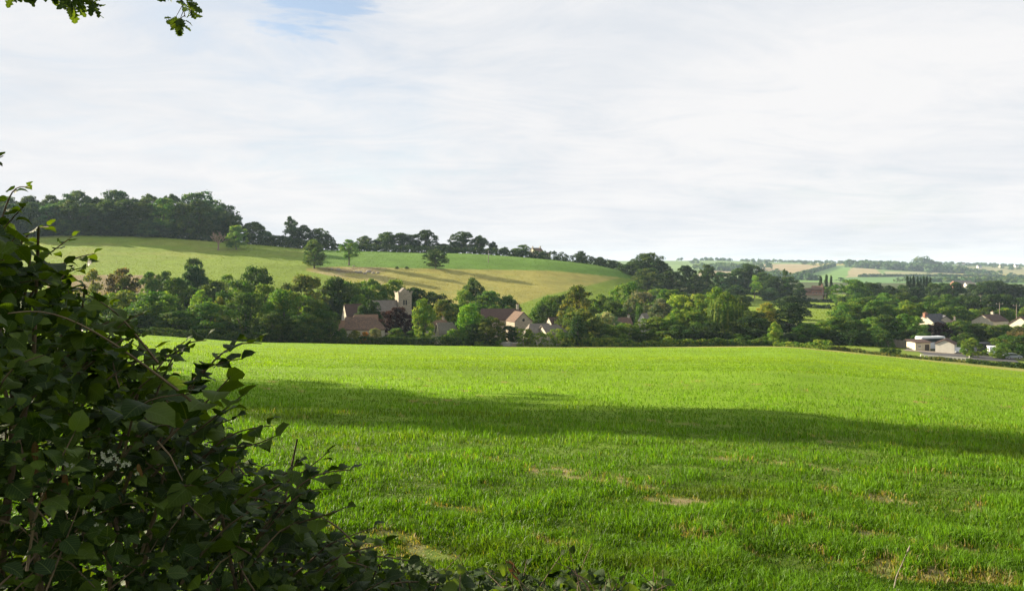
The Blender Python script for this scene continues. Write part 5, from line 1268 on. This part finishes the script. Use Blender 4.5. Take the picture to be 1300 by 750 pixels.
# rocks and scrub on the bare slope
for i, (px, py, s_) in enumerate(((457, 346.5, 1.2), (463, 347.5, .9), (468, 346, 1.3), (474, 347.5, .9), (480, 347, .7), (452, 345.5, .8), (430, 343, .9), (421, 342, .7), (449, 338.5, .6))):
    Y = y_at(px, py); X = PXY(px, Y); bm_v = []
    n1s = 10; n2s = 7; Vr = []
    for a in range(n2s + 1):
        for b in range(n1s):
            th, ph = math.pi * a / n2s, 2 * math.pi * b / n1s; d_ = Vector((math.sin(th) * math.cos(ph), math.sin(th) * math.sin(ph), math.cos(th)))
            k_ = 1 + .35 * mnoise.noise(d_ * 1.7 + Vector((i * 3.1, 0, 0))); Vr.append((d_.x * s_ * k_ * 1.3, d_.y * s_ * k_, d_.z * s_ * k_ * .7))
    Fr = [(a * n1s + b, (a + 1) * n1s + b, (a + 1) * n1s + (b + 1) % n1s, a * n1s + (b + 1) % n1s) for a in range(n2s) for b in range(n1s)]
    o = link('boulder', np_mesh('boulder', Vr, Fr, MT['rock'])); o.location = (X, Y, gz1(X, Y) + s_ * .2)
    words = ['first', 'second', 'third', 'fourth', 'fifth', 'sixth', 'seventh', 'eighth', 'ninth']
    order = sorted([457, 463, 468, 474, 480, 452, 430, 421, 449]).index(px)
    tag(o, 'pale boulder on the bare slope, %s of nine counted away from the wood' % words[order], 'boulder', 'boulders on the bare slope')
for px, py, lab in ((504, 341.5, 'small dark scrub tuft on the dry grass, nearer the wood'), (516.5, 341.5, 'small dark scrub tuft on the dry grass, nearer the lone tree')):
    plant(px, py - 3.4, y_at(px, py), 4.5, 'bush', 'deep', None, label=lab, cat='shrub', minh=.8)
# dead tree below the wood
Yd = y_at(277, 317.5); Xd = PXY(277, Yd); dt = empty('dead_tree', (Xd, Yd, gz1(Xd, Yd))); tag(dt, 'bare reddish dead tree on the hill pasture below the wood', 'tree')
r_ = random.Random(4); m = MB(); m.tube([(0, 0, -.5), (.2, 0, 2.5), (-.1, 0, 4.8)], [.75, .5, .42], 8); m.build('trunk', MT['dead'], dt)
m = MB()
def branch(p, d, L, rad, k):
    q = p + d * L * .5 + Vector((r_.uniform(-.2, .2), r_.uniform(-.2, .2), 0)); e = q + (d + Vector((0, 0, .1))).normalized() * L * .5
    m.tube([p, q, e], [rad, rad * .75, rad * .5], 5)
    if k:
        for _ in range(3): branch(e if r_.random() < .6 else q, (d + Vector((r_.uniform(-.9, .9), r_.uniform(-.9, .9), r_.uniform(-.2, .7)))).normalized(), L * .7, rad * .6, k - 1)
for a in range(6): branch(Vector((0, 0, 3.6 + .25 * a)), Vector((math.cos(a * 1.05 + .4) * .9, math.sin(a * 1.05) * .9, .55 + .1 * (a % 3))).normalized(), 3.3, .28, 3)
m.build('branches', MT['dead'], dt)

# ------------------------------------------------------------------ off-frame trees: hedge-line oaks shading the field, and one added to block sky light
def big_oak(loc, h, w, seed, label, zlo=0.2, n=26000, leaf=0.17, tr=0.45, nl=150, cut=None):
    x, y = loc; g = gz1(x, y)
    P, Nn, tint, L = crown_points(seed, n, nl, .085, lens((0, .34), (.25, .5), (.6, .46), (1, .15)), zlo, .93)
    P = P * np.array([w, w, h]); L2 = L.copy(); L2[:, :3] *= np.array([w, w, h])
    if cut is not None:
        keep = cut(P[:, 0] + x, P[:, 1] + y, P[:, 2] + g); P, Nn, tint = P[keep], Nn[keep], tint[keep]
    root = empty('oak_tree', (x, y, g)); tag(root, label, 'tree')
    V_, F_, T_ = leafcloud(P, Nn, leaf, tint, seed); c = link('crown', np_mesh('crown', V_, F_, MT['leaf'], attrs={'tint': T_}), root); c.color = (*TC['mid'], 1)
    m = trunk_mb(seed, L, zlo, .03, .6, 14); m.v = [(a * w, b * w, c_ * h) for a, b, c_ in m.v]; m.build('trunk', MT['bark'], root, smooth=True)
    return root, P + np.array([0, 0, 0]), L2
big_oak((-38.0, 38.2), 18.5, 17.0, 51, 'tall oak further along the hedge, outside the photographed view', .16, leaf=.23, n=15000, nl=110)
def cut_view(X, Y, Z):
    """the boughs above the photographer end before the open sky of the view"""
    px = 650 + FPX * X / np.maximum(Y, .1); py = HOR - FPX * (Z - EYE) / np.maximum(Y, .1)
    return ~((Y > 0) & (px > -60) & (py > -70))
big_oak((-4.5, -8.5), 13, 14, 71, 'broad oak added unseen behind the viewpoint to block sky light', .2, leaf=.2, n=16000)  # unseen tree, added to cut the sky light on the near hedge
oakroot, _, _ = big_oak((-9.5, 6.2), 14, 11.5, 63, 'overhanging oak whose lobed leaf sprays hang into the top of the view', .47, leaf=.15, n=22000, cut=cut_view)

# ------------------------------------------------------------------ near leaves
def leaf_template(kind):
    """outline half-widths along the midrib; returns verts (x along, y across, z up) and quads"""
    if kind == 'hazel': prof = [(0, 0), (.06, .26), (.2, .42), (.4, .5), (.6, .47), (.76, .36), (.88, .19), (1.0, 0.0)]
    elif kind == 'bramble': prof = [(0, 0), (.08, .18), (.25, .33), (.45, .37), (.65, .31), (.85, .15), (1.0, 0.0)]
    elif kind == 'dock': prof = [(0, 0), (.1, .1), (.3, .16), (.6, .15), (.85, .08), (1.0, 0)]
    else: prof = [(0, .01), (.1, .05), (.18, .14), (.24, .07), (.34, .22), (.42, .10), (.54, .30), (.62, .13), (.74, .29), (.83, .15), (.92, .17), (1.0, .03)]
    V_, F_ = [], []
    saw = 0.02 if kind in ('hazel', 'bramble') else 0
    for i, (a, w) in enumerate(prof):
        jag = saw * (1 if i % 2 else -1)
        cup = -0.10 * (a - .4) ** 2 * 4
        V_ += [(a, -w - jag, .16 * w + cup), (a, 0, cup - 0.0), (a, w + jag, .16 * w + cup)]
        if i: b = 3 * i; F_ += [(b - 3, b - 2, b + 1, b), (b - 2, b - 1, b + 2, b + 1)]
    return np.array(V_), np.array(F_)
LT = {k: leaf_template(k) for k in ('hazel', 'bramble', 'oak', 'dock')}
def place_leaves(kind, P, D, U, S, tint, seed=0, droop=0.0):
    """P base, D direction along the midrib, U rough up, S length"""
    Vt, Ft = LT[kind]; n = len(P); r = np.random.default_rng(seed)
    D = D / np.linalg.norm(D, axis=1, keepdims=True); Sd = np.cross(U, D); Sd /= np.maximum(np.linalg.norm(Sd, axis=1, keepdims=True), 1e-6); Up = np.cross(D, Sd)
    s = S.reshape(-1, 1, 1); curl = r.uniform(-.5, .25, (n, 1, 1)); fold = r.uniform(.3, 2.2, (n, 1, 1))
    a, b, c = Vt[None, :, 0:1], Vt[None, :, 1:2], Vt[None, :, 2:3]
    wv = .05 * np.sin(a * 9 + r.uniform(0, 6, (n, 1, 1))) * np.abs(b) * 2
    Q = P[:, None] + s * (a * D[:, None] + b * r.uniform(.85, 1.1, (n, 1, 1)) * Sd[:, None] + (c * fold + curl * a * a * .5 + wv) * Up[:, None])
    V_ = Q.reshape(-1, 3); F_ = (Ft[None] + (np.arange(n) * len(Vt))[:, None, None]).reshape(-1, 4)
    return V_, F_, {'tint': np.repeat(tint, len(Vt)), 'la': np.tile(Vt[:, 0], n), 'lb': np.tile(Vt[:, 1], n)}
def near_leaf_mat(name, dark, lite, tr=0.38, gain=(1.8, 1.7, .35), rough=.58, spec=.16):
    t = NT(name); at = t.N('ShaderNodeAttribute', attribute_name='tint'); tc_ = t.N('ShaderNodeTexCoord')
    nz = t.noise(tc_.outputs['Object'], 14.0, 5, .6); nf = t.noise(tc_.outputs['Object'], 160.0, 3, .6)
    f = t.math('SUBTRACT', t.math('ADD', t.math('MULTIPLY', nz, .5), t.math('MULTIPLY', at.outputs['Fac'], 1.0)), .55, True)
    c = t.mix(f, rgb(*dark), rgb(*lite))
    brown = t.N('ShaderNodeMapRange', {0: nz, 1: .70, 2: .78}); c = t.mix(t.math('MULTIPLY', brown.outputs[0], .6), c, rgb(.09, .05, .02))
    la, lb = t.N('ShaderNodeAttribute', attribute_name='la').outputs['Fac'], t.N('ShaderNodeAttribute', attribute_name='lb').outputs['Fac']
    ab = t.math('ABSOLUTE', lb); mid = t.math('SUBTRACT', 1.0, t.math('MULTIPLY', ab, 38.0), True)
    fr1 = t.math('FRACT', t.math('MULTIPLY', t.math('SUBTRACT', la, t.math('MULTIPLY', ab, .75)), 7.5))
    side = t.math('SUBTRACT', 1.0, t.math('MULTIPLY', t.math('ABSOLUTE', t.math('SUBTRACT', fr1, .5)), 9.0), True)
    vein = t.math('MAXIMUM', mid, t.math('MULTIPLY', side, .55))
    c = t.mix(t.math('MULTIPLY', vein, .45), c, rgb(.13, .18, .06))
    c = t.mix(t.math('MULTIPLY', t.math('MULTIPLY', ab, ab), 1.6, True), c, t.mix(1.0, c, rgb(1.35, 1.15, .9), 'MULTIPLY'))
    geo = t.N('ShaderNodeNewGeometry')
    cb = t.mix(1.0, c, rgb(1.3, 1.25, 1.2), 'MULTIPLY'); c = t.mix(geo.outputs['Backfacing'], c, cb)
    b = t.N('ShaderNodeBump', {'Height': t.math('SUBTRACT', t.math('MULTIPLY', nf, .4), vein), 'Strength': .6, 'Distance': .002})
    p = t.N('ShaderNodeBsdfPrincipled', {'Base Color': c, 'Roughness': rough, 'Specular IOR Level': spec, 'Normal': b.outputs[0]})
    tl = t.N('ShaderNodeBsdfTranslucent', {'Color': t.mix(1.0, c, rgb(*gain), 'MULTIPLY')})
    mx = t.N('ShaderNodeMixShader', {0: tr, 1: p.outputs[0], 2: tl.outputs[0]}); t.l.new(mx.outputs[0], t.out.inputs[0]); return t.m
MT['hazel'] = near_leaf_mat('hazel_leaf', (.012, .030, .005), (.075, .125, .012))
MT['bramble'] = near_leaf_mat('bramble_leaf', (.010, .024, .006), (.035, .064, .013), spec=.15)
MT['oakleaf'] = near_leaf_mat('oak_leaf', (.030, .055, .012), (.060, .100, .018), tr=.3)
MT['deadleaf'] = near_leaf_mat('withered_leaf', (.06, .035, .018), (.13, .075, .035), tr=.25, gain=(1.2, .9, .5), rough=.8, spec=.1)
MT['twig'] = surf('hedge_twig', (.09, .065, .04), (.16, .12, .07), 20, .9, .3, stretch=(1, 1, .3))
MT['petal'] = surf('pale_blossom', (.40, .40, .34), (.28, .30, .22), 30, .8, 0)

def P3(px, py, Y): return Vector((PXY(px, Y), Y, EYE + (HOR - py) / FPX * Y))
# hazel hedge: a mounded body that runs along the near boundary, highest on the left
hr = np.random.default_rng(12)
hx = np.array([-6.5, -3.6, -2.7, -2.25, -1.95, -1.72, -1.55, -1.38, -1.18, -1.00, -.80, -.60, -.36, -.10, .20, .50, .75, 1.1])
hz_ = np.array([3.0, 2.8, 2.42, 2.15, 1.96, 1.74, 1.52, 1.32, 1.13, .96, .74, .58, .51, .49, .50, .46, .30, -.3])
def hedge_top(x, y): 
    yy = (y - 3.05) / 1.25; x = x * (3.05 / np.maximum(y, 1.5)) ** .9
    return np.interp(x, hx, hz_) * 1.0 - 0.55 * np.clip(np.abs(yy), 0, 1.4) ** 2.2 + .17 * fbm(x * 2.6 + 3, y * 2.6, 91, 3)
N_ = 34000
X_ = hr.uniform(-5.0, 1.0, N_); Y_ = hr.uniform(1.75, 4.5, N_); tp = hedge_top(X_, Y_); g_ = gz(X_, Y_)
dep = hr.random(N_) ** 1.6 * np.maximum(tp - g_, .1)
Z_ = tp - dep; ok = (tp > g_ + .05) & (np.hypot(X_, Y_) > 1.9) & (X_ > -3.75 + .35 * fbm(Y_ * 2, Z_ * 2, 95, 2))
X_, Y_, Z_, dep = X_[ok], Y_[ok], Z_[ok], dep[ok]; n = len(X_)
outd = np.stack([hr.normal(.25, .7, n), hr.normal(-.25, .7, n), hr.normal(-.15, .35, n)], -1)
U = np.stack([hr.normal(0, .45, n), hr.normal(-.25, .45, n), np.ones(n)], -1)
low = (Z_ < 1.05 + .25 * fbm(X_ * 1.5, Y_ * 1.5, 17, 2)) & (hr.random(n) < .75)
root_h = empty('hazel_hedge', (-1.9, 3.1, gz1(-1.9, 3.1))); tag(root_h, 'dense shaded hazel and bramble hedge rising beside the viewpoint', 'hedge')
inv = -np.array(root_h.location)
def shoot(p0, p1, n_leaf, size, sag=.12, kind='hazel', wob=.05, s0=.25):
    """an arching twig with leaves set alternately along it"""
    p0, p1 = np.array(p0, float), np.array(p1, float); L = np.linalg.norm(p1 - p0)
    t_ = np.linspace(0, 1, 14)[:, None]
    k1, k2 = hr.normal(0, wob, 3) * L, hr.normal(0, wob, 3) * L
    C = p0 + (p1 - p0) * t_ + np.array([0, 0, 1]) * (sag * L * np.sin(t_ * math.pi)) + k1 * np.sin(t_ * math.pi) + k2 * np.sin(2 * t_ * math.pi) * .6
    P, D, U_, S = [], [], [], []
    d = (p1 - p0) / L; side = np.cross(d, [0, 0, 1]); side /= max(np.linalg.norm(side), 1e-6)
    for i in range(n_leaf):
        f = s0 + (1 - s0) * (i + .5) / n_leaf; q = C[min(int(f * 13), 12)] * (1 - (f * 13) % 1) + C[min(int(f * 13) + 1, 13)] * ((f * 13) % 1)
        sg = 1 if i % 2 else -1; dd = side * sg * .9 + d * .55 + np.array([0, 0, -.25]) + hr.normal(0, .28, 3)
        if i == n_leaf - 1: dd = d + hr.normal(0, .15, 3) + np.array([0, 0, -.1])
        pet = dd / np.linalg.norm(dd) * .012; P.append(q + pet); D.append(dd); U_.append(np.array([0, 0, 1]) + hr.normal(0, .35, 3)); S.append(size * hr.uniform(.7, 1.12) * (1 - .35 * f ** 3))
    return C, P, D, U_, S
twigs = MB(); SP, SD, SU, SS = [], [], [], []
tips = [ # (px, py, Y) of the shoot tip, root (px, py, Y), leaves, size
 ((4, 198, 3.0), (-60, 330, 3.2), 8, .055), ((38, 238, 3.2), (-30, 330, 3.3), 8, .055), ((62, 288, 3.3), (-10, 380, 3.4), 10, .06), ((30, 262, 3.0), (-40, 360, 3.2), 9, .065),
 ((92, 300, 3.4), (10, 390, 3.3), 9, .06), ((120, 322, 3.4), (30, 390, 3.3), 10, .06), ((112, 338, 3.3), (30, 410, 3.2), 9, .065), ((85, 335, 3.0), (0, 420, 3.0), 9, .07),
 ((165, 405, 3.3), (60, 470, 3.2), 9, .07), ((182, 398, 3.3), (90, 480, 3.2), 8, .065), ((178, 430, 3.2), (80, 490, 3.1), 9, .07), ((140, 385, 3.4), (60, 440, 3.3), 8, .06),
 ((205, 452, 3.1), (100, 520, 3.0), 9, .07), ((262, 432, 2.9), (170, 560, 2.9), 10, .072), ((332, 436, 2.8), (190, 580, 2.8), 13, .078), ((308, 455, 2.8), (200, 590, 2.8), 10, .08),
 ((310, 500, 2.6), (180, 600, 2.7), 9, .095), ((292, 478, 2.5), (180, 590, 2.6), 7, .115), ((300, 530, 2.6), (180, 620, 2.7), 9, .085), ((345, 540, 2.7), (220, 640, 2.7), 9, .075),
 ((352, 552, 2.6), (230, 660, 2.7), 9, .08), ((378, 585, 2.8), (260, 680, 2.8), 9, .075), ((418, 572, 3.0), (300, 680, 3.0), 12, .07), ((446, 596, 2.9), (320, 690, 2.9), 10, .075),
 ((420, 620, 2.8), (310, 700, 2.9), 9, .075), ((442, 642, 2.8), (320, 720, 2.9), 9, .075), ((478, 668, 3.0), (360, 740, 3.0), 9, .07), ((492, 690, 3.0), (380, 760, 3.0), 8, .07),
 ((520, 712, 2.9), (400, 770, 3.0), 8, .07), ((468, 720, 2.8), (380, 770, 2.9), 8, .075), ((560, 738, 3.1), (450, 790, 3.1), 8, .06), ((60, 355, 2.6), (-60, 460, 2.8), 10, .085),
 ((130, 445, 2.6), (20, 540, 2.8), 10, .09), ((240, 500, 2.3), (130, 610, 2.5), 8, .11), ((220, 540, 2.4), (110, 640, 2.6), 9, .09), ((290, 590, 2.4), (180, 700, 2.6), 9, .085), ((340, 640, 2.4), (230, 740, 2.6), 9, .085),
 ((20, 300, 2.5), (-80, 400, 2.7), 9, .09), ((5, 330, 2.2), (-110, 430, 2.5), 8, .10), ((235, 433, 3.1), (150, 530, 3.0), 9, .06), ((205, 470, 2.9), (110, 560, 2.9), 9, .07)]
for tip, rt, nl_, sz in tips:
    C, P, D, U_, S = shoot(P3(*rt), P3(*tip), nl_, sz)
    twigs.tube([tuple(c + inv) for c in C], list(np.linspace(.0055, .0018, 14)), 5); SP += P; SD += D; SU += U_; SS += S
for k in range(560):   # shoots all over the mound
    x, y = hr.uniform(-3.7, .9), hr.uniform(1.9, 4.3); tpv = float(hedge_top(np.array([x]), np.array([y]))[0]); g = gz1(x, y)
    if tpv < g + .15 or math.hypot(x, y) < 2: continue
    f = hr.random() ** .7; z = g + (tpv - g) * f
    p1 = np.array([x, y, z + hr.uniform(0, .16) * (f > .8)]); L = hr.uniform(.25, .55); d = np.array([hr.normal(-.25, .6), hr.normal(.2, .5), -hr.uniform(.4, 1.0)]); d /= np.linalg.norm(d)
    C, P, D, U_, S = shoot(p1 + d * L, p1, int(hr.integers(5, 10)), hr.uniform(.05, .10))
    twigs.tube([tuple(c + inv) for c in C], list(np.linspace(.004, .0015, 14)), 4); SP += P; SD += D; SU += U_; SS += S
for k in range(46):    # stems rising from the ground
    x, y = hr.uniform(-3.5, -.2), hr.uniform(2.6, 3.6); g = gz1(x, y); tpv = float(hedge_top(np.array([x]), np.array([y]))[0])
    pts = [(x, y, g)]; 
    for q in range(4): x += hr.normal(0, .08); y += hr.normal(0, .08); pts.append((x, y, g + (tpv - g) * (q + 1) / 4.3))
    twigs.tube([tuple(np.array(p) + inv) for p in pts], [.018, .014, .011, .008, .004], 6)
twigs.build('branches', MT['twig'], root_h, smooth=True)
hm = ~low
hz1 = (.033 + .058 * hr.random(n) ** 1.8) * np.clip(Y_ / 2.9, .6, 1.1) * np.where(hr.random(n) < .12, 1.3, 1)
V1, F1, T1 = place_leaves('hazel', np.vstack([np.stack([X_, Y_, Z_], -1)[hm], np.array(SP)]) + inv, np.vstack([outd[hm], np.array(SD)]), np.vstack([U[hm], np.array(SU)]), np.concatenate([hz1[hm], np.array(SS)]), np.concatenate([hr.random(hm.sum()), hr.random(len(SP))]), 1)
link('foliage', np_mesh('foliage', V1, F1, MT['hazel'], attrs=T1, smooth=True), root_h)
br_root = empty('bramble', (-1.0, 2.6, gz1(-1.0, 2.6))); tag(br_root, 'shaded bramble with pale blossom climbing through the lower hedge', 'bramble')
inv2 = -np.array(br_root.location); lm = low
V2, F2, T2 = place_leaves('bramble', np.stack([X_, Y_, Z_], -1)[lm] + inv2, outd[lm], U[lm], hr.uniform(.028, .06, lm.sum()), hr.random(lm.sum()), 2)
link('foliage', np_mesh('foliage', V2, F2, MT['bramble'], attrs=T2, smooth=True), br_root)
m = MB()
for cxp, cyp, nb_ in ((150, 584, 20), (112, 650, 3), (90, 592, 5)):
    for k in range(nb_):
        p = P3(cxp + hr.normal(0, 16 if nb_ > 10 else 4), cyp + hr.normal(0, 6), 2.02 + hr.uniform(-.03, .03)); q = Vector(p) + Vector(inv2)
        for a in range(5):
            an = a * 1.2566 + hr.random(); e = .0045
            m.add([tuple(q), tuple(q + Vector((math.cos(an - .5) * e, -e * .4, math.sin(an - .5) * e))), tuple(q + Vector((math.cos(an) * e * 1.6, -e * .6, math.sin(an) * e * 1.6))), tuple(q + Vector((math.cos(an + .5) * e, -e * .4, math.sin(an + .5) * e)))], [(0, 1, 2, 3)])
m.build('blossom', MT['petal'], br_root)
m = MB()
for a, b in (((0, 742, 2.0), (62, 700, 2.1)), ((62, 700, 2.1), (120, 745, 2.05)), ((20, 735, 2.0), (85, 668, 2.15)), ((0, 660, 2.1), (50, 690, 2.1)), ((40, 640, 2.2), (85, 700, 2.1)), ((200, 560, 2.2), (232, 610, 2.15)), ((260, 740, 2.2), (300, 700, 2.2)), ((205, 700, 2.2), (230, 655, 2.2)), ((330, 700, 2.5), (380, 660, 2.5))):
    pa, pb = P3(*a) + Vector(inv2), P3(*b) + Vector(inv2); mid = (pa + pb) / 2 + Vector((0, 0, .015)); m = MB(); m.tube([tuple(pa), tuple(mid), tuple(pb)], [.0028, .0022, .0012], 6); m.build('dry_stem', MT['twig'], br_root, smooth=True)
P = [P3(*q) for q in ((48, 590, 2.1), (55, 618, 2.1), (44, 560, 2.1), (82, 600, 2.15), (175, 588, 2.1))]
V3, F3, T3 = place_leaves('dock', np.array([tuple(p) for p in P]) + inv2, np.array([(.1, 0, -1), (.05, -.1, -1), (0, .1, -1), (.1, 0, -1), (.2, 0, -1)], float), np.tile([0., -1, .1], (5, 1)), np.array([.075, .06, .06, .05, .04]), hr.random(5), 3)
link('withered_leaves', np_mesh('withered_leaves', V3, F3, MT['deadleaf'], attrs=T3), br_root)

# low weeds on the shaded bank at the bottom of the view
def weed(px, py, Y, n_leaf, size, label, kind='bramble', mat='bramble', hgt=.35, spread=.3, name='weed', cat='plant'):
    top = P3(px, py, Y); x, y = top.x, top.y; g = gz1(x, y); root = empty(name, (x, y, g)); tag(root, label, cat)
    st = MB(); P, D, U_, S = [], [], [], []
    nst = max(2, n_leaf // 5)
    for k in range(nst):
        e = np.array([hr.normal(0, spread), hr.normal(0, spread * .5), max(top.z - g, .15) * hr.uniform(.75, 1.0)]); 
        C, p, d, u, s = shoot(np.array([hr.normal(0, .04), hr.normal(0, .04), 0]), e, 5, size, .15, s0=.35); st.tube([tuple(c) for c in C], list(np.linspace(.004, .0015, 14)), 5); P += p; D += d; U_ += u; S += s
    st.build('stem', MT['twig'], root, smooth=True)
    V_, F_, T_ = place_leaves(kind, np.array(P), np.array(D), np.array(U_), np.array(S), hr.random(len(P)), 4); link('leaves', np_mesh('leaves', V_, F_, MT[mat], attrs=T_, smooth=True), root)
weed(775, 690, 3.0, 70, .05, 'dark leafy bramble shoot rising into the bottom of the view', 'bramble', 'bramble', spread=.11)
weed(818, 708, 3.0, 45, .045, 'small dark bramble shoot leaning off the taller one', 'bramble', 'bramble', spread=.10)
weed(738, 712, 3.0, 50, .045, 'low bramble leaves beside the taller dark shoot', 'bramble', 'bramble', spread=.12)
weed(640, 722, 3.6, 60, .055, 'tangle of weeds along the bank nearest the withered leaf', spread=.28)
weed(590, 726, 3.6, 60, .055, 'weedy tangle between hedge foot and withered leaf', spread=.28)
weed(540, 716, 3.4, 60, .06, 'weedy tangle at the foot of the hedge', spread=.25)
weed(690, 728, 3.6, 50, .05, 'low weeds between the tangle and the bramble shoots', spread=.25)
weed(875, 736, 3.6, 30, .05, 'low weeds past the bramble shoots', spread=.2)
wl_root = empty('withered_leaf', tuple(P3(652, 722, 4.1))); tag(wl_root, 'curled rust-brown withered leaf standing out of the weeds', 'leaf')
V_, F_, T_ = place_leaves('dock', np.array([[.04, 0, -.06], [.02, .02, -.05]]), np.array([[-.6, .1, .75], [-.4, 0, .9]]), np.array([[.2, -1, .2], [.4, -1, .1]]), np.array([.13, .10]), np.array([.5, .8]), 5)
link('leaf_blade', np_mesh('leaf_blade', V_, F_, MT['deadleaf'], attrs=T_, smooth=True), wl_root)
m = MB(); m.tube([(.04, 0, -.06), (.05, .01, -.3)], [.003, .004], 5); m.build('stalk', MT['twig'], wl_root)
# bent pale stalk standing in the crop
st = P3(1133, 680, 5.9); sx, sy = st.x, st.y; root = empty('dry_stalk', (sx, sy, gz1(sx, sy))); tag(root, 'single pale dry stalk leaning in the near crop', 'stalk')
m = MB(); m.tube([(0, 0, 0), (.03, 0, .14), (.10, 0, .30)], [.006, .004, .002], 6); m.build('stem', MT['pale_bark'], root)
m = MB(); m.tube([(.10, 0, .30), (.115, 0, .33), (.13, 0, .37)], [.003, .007, .002], 6); m.build('seed_head', MT['pale_bark'], root)

# oak sprays hanging into the top of the frame: sub-branches of the overhanging oak
inv3 = -np.array(oakroot.location)
def spray(chain, twn, n_leaf, size, seed):
    r = np.random.default_rng(seed); pts = [np.array(tuple(P3(*c))) for c in chain]; m = MB(); m.tube([tuple(p + inv3) for p in pts], list(np.linspace(.004, .003, len(pts)) + (.06 * np.linspace(1, 0, len(pts)) ** 2 if len(pts) > 4 else .004)), 6)
    P, D, U_, S = [], [], [], []
    for k in range(twn):
        f = (k + .7) / twn * (len(pts) - 1); i = min(int(f), len(pts) - 2); q = pts[i] + (pts[i + 1] - pts[i]) * (f - i)
        d = (pts[i + 1] - pts[i]); d /= np.linalg.norm(d); dd = d * .5 + np.array([r.normal(0, .7), r.normal(0, .6), -abs(r.normal(.5, .35))]); dd /= np.linalg.norm(dd); L = r.uniform(.05, .13); e = q + dd * L
        m.tube([tuple(q + inv3), tuple(e + inv3)], [.003, .0015], 4)
        for j in range(n_leaf):
            la = dd * .7 + r.normal(0, .6, 3) + np.array([0, 0, -.25]); P.append(e - dd * L * .4 * r.random()); D.append(la); U_.append(r.normal(0, .6, 3) + np.array([0, -.7, .5])); S.append(size * r.uniform(.75, 1.15))
    lb = m.build('hanging_branch', MT['bark'], oakroot, smooth=True)
    V_, F_, T_ = place_leaves('oak', np.array(P) + inv3, np.array(D), np.array(U_), np.array(S), r.random(len(P)), seed)
    link('leaf_spray', np_mesh('leaf_spray', V_, F_, MT['oakleaf'], attrs=T_), lb)
spray([(-899, -268, 6.2), (-600, -330, 5.9), (-330, -200, 5.6), (-120, -90, 5.4), (20, -34, 5.3), (70, -16, 5.3), (108, -4, 5.3)], 42, 6, .10, 1)
spray([(-120, -90, 5.4), (-20, -44, 5.3), (34, -14, 5.3)], 9, 6, .10, 2)
spray([(-899, -290, 6.2), (-600, -370, 5.9), (-330, -230, 5.6), (0, -120, 5.4), (180, -70, 5.2), (227, -16, 5.2), (235, 22, 5.2)], 34, 6, .085, 3)

# ------------------------------------------------------------------ order words for look-alikes
ORD = ['first', 'second', 'third', 'fourth', 'fifth', 'sixth', 'seventh', 'eighth', 'ninth', 'tenth', 'eleventh', 'twelfth', 'thirteenth', 'fourteenth', 'fifteenth', 'sixteenth',
       'seventeenth', 'eighteenth', 'nineteenth', 'twentieth'] + ['twenty-' + w for w in ('first', 'second', 'third', 'fourth', 'fifth', 'sixth', 'seventh', 'eighth', 'ninth')] + ['thirtieth', 'thirty-first', 'thirty-second', 'thirty-third']
stems = {}
for o, stem, px, end in TREES:
    if stem: stems.setdefault((stem, end), []).append((px, o))
for (stem, end), lst in stems.items():
    lst.sort(key=lambda q: q[0])
    for i, (px, o) in enumerate(lst): o['label'] = '%s, %s %s' % (stem, ORD[i], end)

# ------------------------------------------------------------------ the air between here and the far hills
m = MB(); m.box(-9200, 9200, -9200, 9200, -1.0, 1.0)
zmin = float(V[:, 2].min()) if False else float(GZm.min())
m.v = [(x, y, (zmin - 1.0) if z < 0 else 60.0) for x, y, z in m.v]
t = NT('hazy_air'); pv = t.N('ShaderNodeVolumePrincipled', {'Color': rgb(.62, .80, 1.0), 'Density': 0.00007, 'Anisotropy': 0.0})
t.l.new(pv.outputs[0], t.out.inputs[1])
hz = m.build('haze', t.m); tag(hz, 'thin summer haze over the valley', 'haze', kind='stuff')
